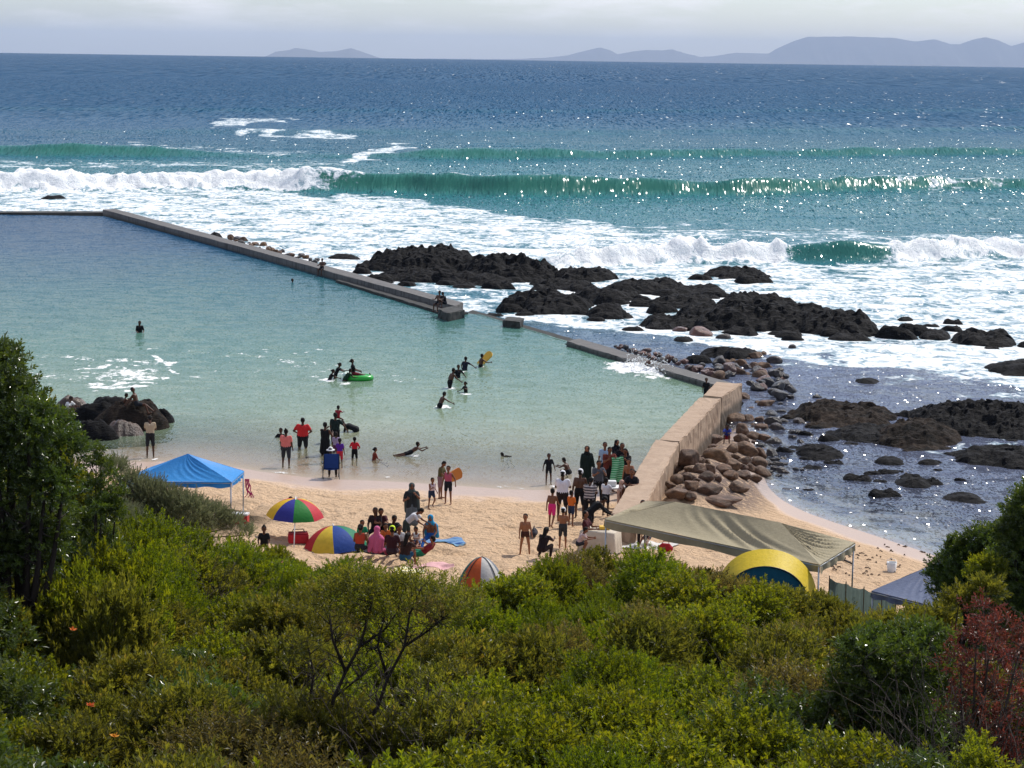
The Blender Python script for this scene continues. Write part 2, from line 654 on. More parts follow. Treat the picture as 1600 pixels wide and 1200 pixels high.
    shal = np.interp(Y, [60, 150, 260, 330, 420, 520, 700, 1200], [.55, .8, .95, .85, .66, .45, .2, 0])
    shal = shal * (1 - .35 * ss(900, 200, px) * ss(300, 420, Y))
    clar = 1 - ss(92, 112, Y - .3 * (X - 10))
    fo = fo * (1 - .85 * window)
    return Z, fo, face, shal, clar


def water_normal(t, amp, glint, near_scale=1.0):
    """wave slopes from world-space noise: ripples inshore, longer chop offshore"""
    p = t.pos()
    y = t.n('SeparateXYZ', {0: p}).outputs[1]
    far = t.mr(y, 220, 700)
    vfar = t.mr(y, 700, 2600)

    def slope(sx, sy, det, dist=0):
        c = t.noise(t.mapv(p, (sx, sy, .5)), 1, det, .6, 0, 'Color')
        return t.vm('SUBTRACT', c, (.5, .5, .5))
    a = slope(.85 * near_scale, 1.15 * near_scale, 4)
    b = slope(.20, .16, 5)
    c = slope(.11, .034, 5)
    d = t.n('Mix', {0: far, 4: a, 5: b}, data_type='VECTOR').outputs[1]
    d = t.n('Mix', {0: vfar, 4: d, 5: c}, data_type='VECTOR').outputs[1]
    v = t.vm('MULTIPLY', d, (amp * .8, amp * 1.25, 0))
    v = t.vm('SCALE', v, sc=t.math('SUBTRACT', 1, t.math('MULTIPLY', t.attr('face'), .96)))
    # single steep facets that can catch the sun
    def facets(sx, sy, thr):
        vo = t.n('TexVoronoi', {'Vector': t.mapv(p, (sx, sy, .01)), 'Scale': 1})
        col = vo.outputs['Color']
        s3 = t.n('SeparateXYZ', {0: col})
        on = t.math('GREATER_THAN', s3.outputs[2], thr)
        c2 = t.n('TexWhiteNoise', {'Vector': t.vm('SCALE', col, sc=91.7)}).outputs['Color']
        two = t.vm('SUBTRACT', t.vm('ADD', col, c2), (1, 1, 1))
        return t.vm('SCALE', t.vm('MULTIPLY', two, (glint, glint, 0)), sc=on)
    g = t.n('Mix', {0: t.mr(y, 180, 260), 4: facets(16.0, 6.0, .62), 5: facets(7.0, 1.0, .1)}, data_type='VECTOR').outputs[1]
    g = t.n('Mix', {0: t.mr(y, 420, 600), 4: g, 5: facets(3.0, .16, .1)}, data_type='VECTOR').outputs[1]
    g = t.n('Mix', {0: t.mr(y, 1100, 1700), 4: g, 5: facets(1.0, .025, .1)}, data_type='VECTOR').outputs[1]
    v = t.vm('ADD', v, t.vm('SCALE', g, sc=t.math('SUBTRACT', 1, t.math('MULTIPLY', t.attr('face'), .8))))
    nrm = t.n('NewGeometry').outputs['Normal']
    return t.vm('NORMALIZE', t.vm('ADD', nrm, v))


def mat_sea():
    t = NT('sea_water')
    p = t.pos()
    foam, face, shal, clar, dep = (t.attr(a) for a in ('foam', 'face', 'shal', 'clar', 'dep'))
    y = t.n('SeparateXYZ', {0: p}).outputs[1]
    nn = t.noise(t.mapv(p, (.02, .006, 1)), 1, 4)
    sh = t.math('ADD', shal, t.math('MULTIPLY', t.math('SUBTRACT', nn, .5), .35))
    col = t.ramp(sh, [(0, (.004, .048, .112)), (.35, (.006, .060, .126)), (.62, (.014, .085, .130)), (.95, (.028, .135, .155))])
    col = t.mix(t.math('MULTIPLY', face, .9), col, lin((.045, .20, .150)))
    # inshore over rock and weed the water is a dull blue
    col = t.mix(t.mr(y, 150, 112), col, lin((.085, .10, .15)))
    # foam: streaks and lace where the sea has been broken
    pm = t.mapv(p, (.26, .25, .5), (0, 0, .12))
    f1 = t.noise(pm, 1, 8, .66, .9)
    f2 = t.noise(t.mapv(p, (1.5, 1.0, .9), (0, 0, .12)), 1, 5, .65, .8)
    val = t.math('ADD', foam, t.math('MULTIPLY', t.math('SUBTRACT', f1, .5), 1.7))
    val = t.math('ADD', val, t.math('MULTIPLY', t.math('SUBTRACT', f2, .5), .8))
    fm = t.mr(val, .48, .70)
    fm = t.math('MULTIPLY', fm, t.mr(foam, .03, .2))
    nrm = water_normal(t, .58, .90)
    spec = t.bsdf(col, .16, nrm, t.mr(y, 180, 900, .42, .10, False), 1.33)
    # steep chop hides its own mirror-like back slopes: far water shows mostly its body colour
    body = t.n('BsdfDiffuse', {'Color': t.mix(.5, col, t.n('HueSaturation', {'Value': 1.5, 'Color': col}).outputs[0]), 'Normal': nrm}).outputs[0]
    spec = t.mixs(t.mr(y, 130, 650, .28, .76, False), spec, body)
    thru = t.n('BsdfTranslucent', {'Color': lin((.10, .42, .29))}).outputs[0]
    spec = t.mixs(t.math('MULTIPLY', face, .30), spec, thru)
    alpha = t.math('MAXIMUM', t.mr(dep, .0, 1.5, .06, .85, False), t.math('SUBTRACT', 1, clar))
    wat = t.mixs(alpha, t.mixs(.26, t.n('BsdfTransparent', {'Color': lin((.86, .92, .94))}).outputs[0], t.n('BsdfGlossy', {'Color': lin((1, 1, 1)), 'Roughness': .12, 'Normal': nrm}).outputs[0]), spec)
    fb = t.bump(t.math('ADD', f2, t.math('MULTIPLY', f1, 1.5)), .55, .5)
    fcol = t.mix(t.mr(t.math('ADD', val, t.math('MULTIPLY', t.math('SUBTRACT', f2, .5), 1.2)), .5, .95), lin((.25, .37, .43)), lin((.86, .87, .86)))
    fsh = t.bsdf(fcol, .9, fb, .1)
    return t.done(t.mixs(fm, wat, fsh))


def build_sea():
    # inshore of the pool's far wall, then the open sea
    parts = []
    y1 = np.concatenate([np.arange(60, 150, .3), np.arange(150, 213.2, .42)])
    u = np.linspace(0, 1, 330) ** 1.25
    X1 = wall_x(y1)[:, None] + .3 + u[None] * (y1 * .36 + 34 - wall_x(y1) * .5)[:, None]
    Y1 = np.repeat(y1[:, None], len(u), 1)
    y2 = np.concatenate([np.arange(213.2, 300, .42), np.arange(300, 420, .8), 420 * (9000 / 420) ** np.linspace(0, 1, 150), np.array([9600, 12000, 18000, 30000, 46000])])
    u2 = np.linspace(-1, 1, 620)
    X2 = np.clip((np.sign(u2) * np.abs(u2) ** 1.0)[None] * (y2 * .30 + 26)[:, None] + (np.sign(u2) * np.clip(np.abs(u2) - .9, 0, 1) ** 2)[None] * (np.clip(y2 - 300, 0, None) * 70)[:, None], -22500, 22500)
    Y2 = np.repeat(y2[:, None], len(u2), 1)
    V, Fs, at = [], [], {k: [] for k in ('foam', 'face', 'shal', 'clar', 'dep')}
    off = 0
    for X, Y in ((X1, Y1), (X2, Y2)):
        Z, fo, fa, sh, cl = sea_fields(X, Y)
        calm = ss(98, 118, Y - .3 * (X - 10))
        Z = Z * calm + .02 * (fbm(X * .8, Y * .8, 0, 5, 2) - .5) * (1 - calm)
        Z = Z - np.clip(Y - 9000, 0, None) * .00195
        d = Z - ground(X, np.minimum(Y, 380))
        V.append(np.stack([X, Y, Z], -1).reshape(-1, 3))
        Fs.append(grid_faces(*X.shape) + off)
        off += X.size
        for k, a in zip(at, (fo, fa, sh, cl, d)):
            at[k].append(a.ravel())
    me = mesh_np('sea', np.concatenate(V), np.concatenate(Fs), True, {k: ('POINT', np.concatenate(a)) for k, a in at.items()})
    o = link('sea', me, mat_sea())
    o['kind'] = 'structure'


POOLZ = .45


def mat_pool():
    t = NT('pool_water')
    p = t.pos()
    dep, foam = t.attr('dep'), t.attr('foam')
    y = t.n('SeparateXYZ', {0: p}).outputs[1]
    nn = t.noise(t.mapv(p, (.05, .03, 1)), 1, 4)
    yy = t.math('ADD', y, t.math('MULTIPLY', t.math('SUBTRACT', nn, .5), 26))
    col = t.ramp(t.mr(yy, 82, 200, 0, 1, False), [(0, (.29, .28, .18)), (.12, (.175, .235, .155)), (.30, (.082, .170, .130)), (.52, (.028, .105, .115)), (.8, (.010, .058, .112)), (1, (.009, .048, .105))])
    f1 = t.noise(t.mapv(p, (.42, .40, .5)), 1, 8, .70, 1.6)
    f2 = t.noise(t.mapv(p, (2.2, 1.1, .5)), 1, 5, .7, .4)
    val = t.math('ADD', foam, t.math('ADD', t.math('MULTIPLY', t.math('SUBTRACT', f1, .5), 1.2), t.math('MULTIPLY', t.math('SUBTRACT', f2, .5), .8)))
    fm = t.math('MULTIPLY', t.mr(val, .55, .66), t.mr(foam, .03, .15))
    nrm = water_normal(t, .24, .36, 1.0)
    wet = t.bsdf(col, .12, nrm, .5, 1.33)
    wet = t.mixs(t.mr(y, 95, 190, .38, .58, False), wet, t.n('BsdfDiffuse', {'Color': col, 'Normal': nrm}).outputs[0])
    alpha = t.mr(dep, .0, .95, .06, 1, False)
    clear = t.mixs(t.math('MULTIPLY', t.mr(dep, .0, .15), .16), t.n('BsdfTransparent', {'Color': lin((.93, .95, .92))}).outputs[0], t.n('BsdfGlossy', {'Color': lin((1, 1, 1)), 'Roughness': .1, 'Normal': nrm}).outputs[0])
    sh = t.mixs(alpha, clear, wet)
    fs = t.bsdf(lin((.82, .82, .80)), .9, t.bump(f2, .5, .2), .1)
    return t.done(t.mixs(fm, sh, fs))


SPLASHES = []   # (x, y, radius, strength) filled in before the pool is built


def build_pool():
    ys = np.concatenate([np.arange(76, 120, .16), np.arange(120, 213.0, .4)])
    u = np.linspace(0, 1, 420) ** .8
    xr = wall_x(ys) - .35
    on_weir = ss(121.8, 122.6, ys) * (1 - ss(135.6, 136.4, ys))
    xr = xr + on_weir * .55
    xl = -(ys * .27 + 30)
    X = xl[:, None] + u[None] * (xr - xl)[:, None]
    Y = np.repeat(ys[:, None], len(u), 1)
    Z = POOLZ + .045 * (fbm(X * .5, Y * .9, 0, 8, 3) - .5) * ss(82, 92, Y)
    d = POOLZ - ground(X, Y)
    d = np.where(X > wall_x(Y) - 1.2, np.maximum(d, .6), d)
    px, py = proj(X, Y, np.full_like(X, POOLZ))
    pw = px + 30 * (fbm(X * .35, Y * .35, 0, 5, 3) - .5) * 2
    qw = py + 14 * (fbm(X * .3, Y * .3, 0, 6, 3) - .5) * 2
    fo = .50 * band(pw, qw, [(-400, 535), (150, 545), (300, 560)], [(-400, 600), (150, 605), (300, 600)], f=16, fx=30)
    fo = np.maximum(fo, .58 * band(pw, qw, [(120, 596), (180, 578), (265, 570)], [(120, 612), (180, 618), (265, 604)], f=5, fx=12))
    fo = np.maximum(fo, .66 * band(pw, qw, [(228, 545), (260, 560), (330, 588)], [(228, 556), (262, 572), (330, 594)], f=4, fx=8))
    fo = np.maximum(fo, .40 * band(pw, qw, [(200, 520), (500, 530), (700, 575)], [(200, 600), (500, 610), (700, 605)], f=18, fx=40))
    # lace at the water's edge
    e = d + .10 * (fbm(X * .6, Y * .6, 0, 7, 3) - .5)
    fo = np.maximum(fo, .50 * np.exp(-((e - .03) / .035) ** 2))
    for sx, sy, r, a in SPLASHES:
        q = np.hypot((X - sx) / r, (Y - sy) / (r * 1.5))
        fo = np.maximum(fo, a * np.exp(-q ** 2))
        if a > .8:
            Z = Z + .45 * np.exp(-(q / .55) ** 2) * fbm(X * 3, Y * 3, 0, 4, 3)
    at = {'dep': ('POINT', d), 'foam': ('POINT', fo)}
    V = np.stack([X, Y, Z], -1)
    # the sheet slides over the weir and down its outer side
    R, C = X.shape
    k = int(np.searchsorted(ys, 122.2)), int(np.searchsorted(ys, 136.0))
    me = mesh_np('pool_water', V.reshape(-1, 3), grid_faces(R, C), True, {n: (dm, a.ravel()) for n, (dm, a) in at.items()})
    o = link('pool_water', me, mat_pool())
    o['kind'] = 'structure'
    rows = np.arange(k[0], k[1])
    off = [(0, 0), (.25, -.02), (.5, -.12), (.8, -.30), (1.05, -.5)]
    VV = np.stack([np.stack([X[rows, -1] + a, Y[rows, -1] + a * .45, Z[rows, -1] + b + .012], -1) for a, b in off], 1)
    me = mesh_np('weir_overflow', VV.reshape(-1, 3), grid_faces(len(rows), len(off)), True,
                 {'dep': ('POINT', np.full(VV.shape[:2], 1.5)), 'foam': ('POINT', np.repeat(np.array([[0, .1, .3, .42, .6]]), len(rows), 0))})
    o = link('weir_water', me, mat_pool())
    o['kind'] = 'structure'


# ------------------------------------------------------------------ far mountains and the air in front of them
def build_mountains():
    t = NT('mountain_scrub')
    n = t.noise(t.pos(), .004, 6, .6)
    m = t.done(t.bsdf(t.mix(n, lin((.06, .065, .05)), lin((.16, .14, .12))), .95, None, .1))

    def ridge(name, pts, dist):
        px, py = np.array(pts, float).T
        s = np.linspace(px[0], px[-1], 700)
        top = np.interp(s, px, py)
        k = np.exp(-np.linspace(-2, 2, 5) ** 2)
        top = np.convolve(np.pad(top, 2, 'edge'), k / k.sum(), 'valid') - .9 * (fbm(s * .09, 0, 0, 3, 4) - .5)
        cx = np.array([PD(a, b, dist)[:] for a, b in zip(s, top)])
        rows = []
        for q in np.linspace(-1, 1, 17):
            hh = (1 - abs(q) ** 1.25)
            z = -100 + (cx[:, 2] + 100) * np.clip(hh * (1 + .0 * q) - .18 * (1 - hh) * (fbm(s * .05, q * 3, 0, 9, 3) - .5) * 2, 0, 1)
            rows.append(np.stack([cx[:, 0], np.full_like(s, dist + q * 1500), z], -1))
        V = np.stack(rows)
        o = link(name, mesh_np(name, V.reshape(-1, 3), grid_faces(17, len(s)), True), m)
        o['kind'] = 'structure'
    ridge('mountains', [(560, 95), (640, 91.5), (700, 91.5), (760, 92.5), (800, 92), (850, 90.5), (885, 87), (915, 79), (937, 74), (955, 79), (965, 85), (985, 81), (1010, 78), (1035, 79), (1050, 77), (1070, 83), (1095, 89), (1120, 87), (1150, 82.5), (1180, 83), (1200, 84), (1215, 75), (1240, 64), (1262, 57.5), (1330, 57), (1400, 59.5), (1430, 65), (1460, 61), (1485, 69), (1500, 69), (1520, 62), (1540, 58), (1560, 63), (1580, 72), (1600, 66), (1650, 60), (1720, 75), (1850, 92), (1950, 100)], 44000)
    ridge('island', [(405, 96), (418, 88), (430, 81), (455, 77.5), (460, 75), (475, 76.5), (490, 79), (500, 81), (525, 80), (548, 75), (560, 79), (580, 86), (600, 92), (612, 97)], 40000)


build_mountains()


def build_haze():
    t = NT('haze_air')
    v = t.n('VolumePrincipled', {'Color': lin((.62, .76, 1.0)), 'Density': HAZE, 'Anisotropy': .0})
    t.t.links.new(v.outputs[0], t.out.inputs['Volume'])
    o = MB().box((0, 25700, 175), (46000, 52400, 572)).build('haze', t.m)
    o['kind'] = 'stuff'


HAZE = 3.2e-5

# ------------------------------------------------------------------ tidal pool walls
def mat_concrete(name, c1, c2, stain):
    t = NT(name)
    p = t.pos()
    n = t.noise(p, 1.3, 7, .65)
    n2 = t.noise(p, 11, 4, .7)
    base = t.mix(n, lin(c1), lin(c2))
    run = t.noise(t.mapv(p, (2.4, 2.4, .25)), 1.4, 5, .6)
    nz = t.n('SeparateXYZ', {0: t.n('NewGeometry').outputs['Normal']}).outputs[2]
    side = t.mr(nz, .3, .7, 1, 0)
    base = t.mix(t.math('MULTIPLY', t.mr(run, .45, .7), t.math('ADD', .25, t.math('MULTIPLY', side, .55))), base, lin(stain))
    base = t.mix(t.math('MULTIPLY', n2, .35), base, lin(stain))
    z = t.n('SeparateXYZ', {0: p}).outputs[2]
    base = t.mix(t.math('MULTIPLY', t.mr(z, .75, .35), .75), base, lin((.03, .03, .025)))
    b = t.bump(t.math('ADD', n, t.math('MULTIPLY', n2, .5)), .6, .06)
    return t.done(t.bsdf(base, .8, b, .3))


CON_TAN = mat_concrete('tan_concrete', (.34, .235, .155), (.52, .385, .275), (.17, .105, .065))
CON_GREY = mat_concrete('wet_grey_concrete', (.11, .105, .10), (.21, .20, .19), (.035, .033, .03))
CON_DARK = mat_concrete('dark_wet_concrete', (.04, .04, .04), (.09, .088, .08), (.015, .015, .013))


def slab(name, top, zb, mat, parent=None, rough=.03, seg=.45, seed=0):
    """a cast block: top corners given in order, straight sides down to zb, worn edges"""
    bm = bmesh.new()
    tv = [bm.verts.new(p) for p in top]
    bv = [bm.verts.new((p[0], p[1], zb)) for p in top]
    f = bm.faces.new(tv)
    g = bm.faces.new(bv[::-1])
    n = len(top)
    for i in range(n):
        bm.faces.new((tv[i], bv[i], bv[(i + 1) % n], tv[(i + 1) % n]))
    bmesh.ops.recalc_face_normals(bm, faces=bm.faces)
    bmesh.ops.bevel(bm, geom=[e for e in bm.edges], offset=.035, segments=2, affect='EDGES')
    for _ in range(5):
        es = [e for e in bm.edges if e.calc_length() > seg]
        if not es:
            break
        bmesh.ops.subdivide_edges(bm, edges=es, cuts=1, use_grid_fill=True)
    bmesh.ops.triangulate(bm, faces=bm.faces)
    rnd = random.Random(seed)
    for v in bm.verts:
        v.co += Vector((rnd.uniform(-1, 1), rnd.uniform(-1, 1), rnd.uniform(-1, .6))) * rough
    me = bpy.data.meshes.new(name)
    bm.to_mesh(me)
    bm.free()
    return link(name, me, mat, parent)


def build_walls():
    t = thing('sea_wall', 'tan concrete sea wall stepping down from the beach to the pool corner', 'wall', (0, 0, 0))
    za, zb, zc = 1.95, 1.62, 1.30
    A = [P(962, 800, za), P(1024, 687, za), P(1061, 691, za), P(1001, 806, za)]
    slab('near_section', [A[0] + Vector((-.3, -1, 0)), A[1], A[2], A[3] + Vector((-.2, -1, 0))], -.6, CON_TAN, t, .022, seed=1)
    B0, B1 = P(1030, 686, zb), P(1062, 690, zb)
    B = [B0, P(1092, 621, zb), P(1127, 622.5, zb), B1]
    slab('middle_section', B, -.6, CON_TAN, t, .022, seed=2)
    C = [P(1098, 618, zc), P(1119, 596, zc), P(1160, 599, zc), P(1128, 620, zc)]
    slab('corner_section', C, -.8, CON_TAN, t, .022, seed=3)
    d = .72
    t = thing('pool_ledge', 'low flat grey concrete ledge between the pool corner and the overflow', 'wall', (0, 0, 0))
    slab('ledge', [P(885, 533, d), P(1112, 600, d), P(1150, 600, d), P(905, 528.5, d)], -1.2, CON_GREY, t, .018, seed=4)
    # far long wall, its step and end blocks
    t = thing('pool_wall', 'long straight dark concrete wall running out to sea beside the pool', 'wall', (0, 0, 0))
    e = .95
    slab('wall', [P(160, 327, e), P(712, 478, e), P(724, 472.5, e), P(180, 326, e)], -3, CON_GREY, t, .02, seg=.9, seed=5)
    e = .62
    a, b = P(540, 437, e), P(704, 487, e)
    slab('step', [a + Vector((-.7, -.2, 0)), b + Vector((-.5, -.4, 0)), b + Vector((.3, .1, 0)), a + Vector((.1, .1, 0))], -3, CON_DARK, t, .02, seed=6)
    slab('end_block', [P(684, 483, .98), P(700, 489, .98), P(726, 484, .98), P(712, 477, .98)], -3, CON_DARK, t, .03, seed=7)
    slab('foot', [P(697, 490, .6), P(712, 491, .6), P(731, 487.5, .6), P(714, 482, .6)], -3, CON_DARK, t, .03, seed=8)
    t = thing('pool_cross_wall', 'thin dark wall closing the far end of the pool below the surf', 'wall', (0, 0, 0))
    slab('wall', [P(-500, 332, .6), P(166, 332.5, .6), P(167, 329.8, .6), P(-500, 329.5, .6)], -3, CON_DARK, t, .02, seg=1.5, seed=9)
    t = thing('overflow_weir', 'submerged concrete weir that the pool water slides over', 'wall', (0, 0, 0))
    w = .22
    slab('sill', [P(724, 490, w), P(890, 538, w), P(905, 532, w), P(738, 484, w)], -3, CON_DARK, t, .015, seed=10)
    o = slab('concrete_block', [P(786, 500, .85), P(812, 503, .85), P(818, 496, .85), P(793, 494, .85)], -1.2, CON_DARK, None, .05, seed=11)
    tag(o, 'broken dark concrete block standing in foam outside the overflow', 'concrete block')


build_walls()


# ------------------------------------------------------------------ rocks
def mat_rock(name, c1, c2, rough=.45, sc=1.0, wet=0.0):
    t = NT(name)
    p = t.pos()
    n = t.noise(p, 1.1 * sc, 8, .68)
    n2 = t.noise(t.mapv(p, (2.4, 2.4, 7), (.35, .2, .5)), 1.2 * sc, 5, .7)
    base = t.mix(t.mr(n, .3, .7), lin(c1), lin(c2))
    base = t.mix(t.math('MULTIPLY', t.mr(n2, .5, .7), .5), base, lin(tuple(x * .45 for x in c1)))
    b = t.bump(t.math('ADD', t.math('MULTIPLY', n, 1.2), n2), .8, .18 / sc)
    r = t.math('ADD', rough, t.math('MULTIPLY', n2, .3))
    return t.done(t.bsdf(base, r, b, .10))


ROCK_BLACK = mat_rock('black_wet_rock', (.004, .004, .005), (.014, .013, .013), .6)
ROCK_BROWN = mat_rock('brown_seamed_rock', (.008, .007, .006), (.045, .031, .022), .65)


def rock_mesh(w, d, h, seed, jag=1.0, res=.22, shear=0.0):
    """a craggy outcrop: broken ridges over an irregular foot"""
    nx, ny = int(np.clip(w * 2 / res, 24, 190)), int(np.clip(d * 2 / res, 16, 90))
    X, Y = np.meshgrid(np.linspace(-1.15, 1.15, nx), np.linspace(-1.2, 1.2, ny))
    wx, wy = X * w, Y * d
    r = (np.abs(X) ** 2.6 + np.abs(Y) ** 2.4) ** .4 + .75 * (fbm(wx * .55 + seed, wy * .55, 0, seed, 4) - .5)
    env = np.clip(1.1 - r ** 2.2, 0, 1) ** .6
    rg = fbm(wx * .38 + wy * .25, wy * .9 - wx * .2, seed, seed + 1, 5, True)
    st = fbm(wx * .9, wy * .9, 0, seed + 4, 4, True)
    crag = np.floor(fbm(wx * .8, wy * .8, 0, seed + 2, 3) * 7) / 7
    top = fbm(wx * .30, 0, 0, seed + 6, 3)
    Z = h * env * (.22 + .45 * rg ** 1.6 + .55 * (top - .25) + .40 * (crag - .4) * jag + .34 * jag * (st - .5))
    Z = Z + h * jag * env * .55 * np.clip(fbm(wx * 1.5, wy * 1.1, 0, seed + 11, 4, True) - .62, 0, 1)
    hf = fbm(wx * 3.1, wy * 2.6, 0, seed + 15, 3, True)
    Z = Z + .42 * jag * env ** .5 * (hf - .55) * min(1, h)
    # bedding steps
    s = (wx * .5 + wy * .9 + Z * 1.6) * 1.6
    Z = Z + h * .10 * jag * env * ((s - np.floor(s)) - .5)
    Z = np.where(env <= .02, -.9, Z - .35 * (1 - env))
    jx = (vn(wx * 2.5, wy * 2.5, 0, seed + 8) - .5) * res * 1.1
    jy = (vn(wx * 2.5, wy * 2.5, 5, seed + 9) - .5) * res * 1.1 - shear * Z
    return mesh_np('rock', np.stack([wx + jx, wy + jy, Z], -1).reshape(-1, 3), grid_faces(ny, nx), False)


# x from, x to, foot row, top row (photo pixels), depth in metres, material, label
OUTCROPS = [
    (572, 752, 424, 373, 5.0, 'k', 'long jagged black reef ridge in the surf, its high western end'),
    (716, 874, 437, 378, 4.2, 'k', 'tall broken black reef crest in the middle of the surf'),
    (862, 962, 440, 404, 3.0, 'k', 'black rock with two blunt square pinnacles at the reef edge'),
    (948, 1078, 455, 424, 3.0, 'k', 'low sloping black slab joining two reef ridges'),
    (784, 924, 490, 445, 3.2, 'k', 'humped black rock washed by foam outside the overflow'),
    (914, 984, 498, 464, 2.2, 'k', 'small rounded black rock touching the humped rock'),
    (1000, 1096, 512, 473, 2.4, 'k', 'dark rock with a pointed shoulder in the foam channel'),
    (1022, 1124, 482, 452, 2.4, 'k', 'broad dome of black rock between the reef ridges'),
    (1128, 1248, 486, 442, 3.2, 'k', 'black rock with twin humps above the wide seamed reef'),
    (1096, 1290, 516, 462, 4.0, 'k', 'wide seamed black reef streaked with white water'),
    (1240, 1388, 524, 468, 3.6, 'k', 'seamed black reef ending in a blunt dark point'),
    (1092, 1204, 436, 407, 2.8, 'k', 'spiky black rock alone in front of the breaking wave'),
    (600, 686, 437, 409, 2.4, 'k', 'small broken black rocks between wall and reef ridge'),
    (512, 560, 405, 393, 1.6, 'k', 'flat black rock nearest the boulders beyond the pool wall'),
    (1500, 1604, 542, 503, 3.0, 'k', 'rugged black rock breaking the foam near the frame edge'),
    (590, 720, 440, 412, 3.0, 'k', 'low broken skirt of black rock below the high western reef end'),
    (690, 800, 446, 418, 3.0, 'k', 'low black ledge along the foot of the tall reef crest'),
    (830, 930, 452, 424, 2.6, 'k', 'black ledge between the tall reef crest and the pinnacled rock'),
    (900, 1010, 470, 440, 2.6, 'k', 'low wet rock filling the gap landward of the pinnacled rock'),
    (1060, 1150, 498, 462, 2.8, 'k', 'black ledge between the pointed shoulder rock and the wide reef'),
    (1180, 1330, 506, 466, 3.4, 'k', 'broken black back of the wide seamed reef'),
    (1040, 1140, 462, 438, 2.4, 'k', 'dark ledge behind the broad dome of black rock'),
    (1300, 1470, 690, 650, 2.2, 'k', 'weed draped low rock between the brownish outcrop and the calm shallows'),
    (1520, 1690, 668, 628, 3.0, 'k', 'black shelf below the massive rock wall at the frame edge'),
    (1436, 1492, 528, 509, 1.8, 'k', 'half covered dark rock under a spill of foam'),
    (1552, 1680, 588, 553, 3.0, 's', 'smooth dark whaleback rock in foam at the frame edge'),
    (1090, 1192, 560, 530, 1.6, 'k', 'long low black rock in calm water beyond the boulders'),
    (1052, 1086, 534, 519, 1.0, 'k', 'small black rock in calm water below the foam'),
    (1332, 1386, 600, 584, 1.2, 'k', 'flat black rock just awash in glittering water'),
    (1246, 1420, 668, 612, 3.6, 'b', 'brownish seamed outcrop in the cove, its shoreward half'),
    (1390, 1520, 700, 640, 3.2, 'b', 'dark seamed ledge running seaward from the brownish outcrop'),
    (1440, 1680, 682, 602, 4.0, 'k', 'massive black rock wall at the right edge of the cove'),
    (1500, 1680, 732, 684, 2.6, 'k', 'ragged weed covered rock below the black rock wall'),
    (1246, 1332, 718, 676, 1.8, 'k', 'weedy black rock beside the end of the boulder bank'),
    (1366, 1424, 728, 706, 1.0, 'k', 'small black rock with a sharp top in the shallow cove'),
    (1398, 1472, 762, 738, 1.2, 'k', 'knobbly black rock awash in the shallow cove'),
    (1476, 1554, 786, 760, 1.2, 'k', 'low weedy rock in the shallows beside the dark bush'),
    (1432, 1478, 728, 711, .9, 's', 'smooth flat topped dark rock in the shallow cove'),
    (1402, 1434, 502, 489, 1.0, 'k', 'single dark stone off the blunt end of the reef'),
    (60, 104, 313, 302, 2.4, 's', 'lone dark rock in white surf beyond the cross wall'),
    (320, 346, 372, 359, 1.2, 'k', 'dark pointed rock leaning behind the pool wall'),
]


def build_outcrops():
    for i, (x0, x1, yb, yt, dep, mk, lab) in enumerate(OUTCROPS):
        c = P((x0 + x1) / 2, yb, 0)
        px = c.y / F
        hw = (x1 - x0) / 2 * px * (1.04 if mk == 's' else 1.08)
        # a far outcrop hides its own depth: the foot row is its near edge
        h = max(.3, (yb - yt) * px * 1.03 - dep * .40 * (CAMH / c.y)) * 1.1
        d = dep * (.75 if mk == 's' else .98)
        me = rock_mesh(hw, d, h * (.9 if mk == 's' else (.52 if yb > 600 else .64)), 11 + i * 13, .12 if mk == 's' else .72, .10 if c.y < 110 else .15)
        if mk == 's':
            me.polygons.foreach_set('use_smooth', np.ones(len(me.polygons), dtype=bool))
        o = link('reef_rock' if c.y > 112 else 'cove_rock', me, ROCK_BROWN if mk == 'b' else ROCK_BLACK)
        o.location = (c.x, c.y + d * .8, -.05)
        o.rotation_euler = (0, 0, math.radians((-7 if mk != 's' else 0)))
        tag(o, lab, 'rock', 'rocks in the surf and cove')
    # scattered small stones of the reef and cove
    rnd = random.Random(5)
    frag = []
    for (x0, x1, yb, yt, dep, mk, lab) in OUTCROPS:
        if mk == 'k' and x1 - x0 > 60 and 380 < yb < 730:
            frag += [(rnd.uniform(x0 - 12, x1 + 12), yb + rnd.uniform(-4, 7)) for _ in range(int((x1 - x0) / 24))]
    protos = [rock_mesh(.5, .4, .5, 300 + i, .8, .09) for i in range(4)]
    spots = [(640 + rnd.uniform(-70, 60), 428 + rnd.uniform(-8, 14)) for _ in range(9)] + [(985 + rnd.uniform(-30, 30), 462 + rnd.uniform(-6, 8)) for _ in range(6)] \
        + [(1340 + rnd.uniform(-80, 190), 735 + rnd.uniform(-20, 45)) for _ in range(16)] + [(1240 + rnd.uniform(-20, 60), 640 + rnd.uniform(-10, 80)) for _ in range(7)] + [(1420 + rnd.uniform(-20, 90), 512 + rnd.uniform(-8, 14)) for _ in range(5)] + frag
    for me in protos:
        me.materials.append(ROCK_BLACK)
    for i, (a, b) in enumerate(spots):
        c = P(a, b, 0)
        far = c.y > 112
        o = link('stone', protos[i % 4])
        s = rnd.uniform(.7, 1.6) * (1.5 if far else .7)
        o.location = (c.x, c.y, -.08)
        o.scale = (s * 1.2, s, s * rnd.uniform(.6, 1))
        o.rotation_euler = (0, 0, rnd.uniform(-.5, .5))
        if far:
            tag(o, 'small black stone washed by foam between the larger reef rocks', 'stone', 'small stones of the reef')
        else:
            tag(o, 'small black stone poking out of the shallow cove', 'stone', 'small stones of the cove')


build_outcrops()


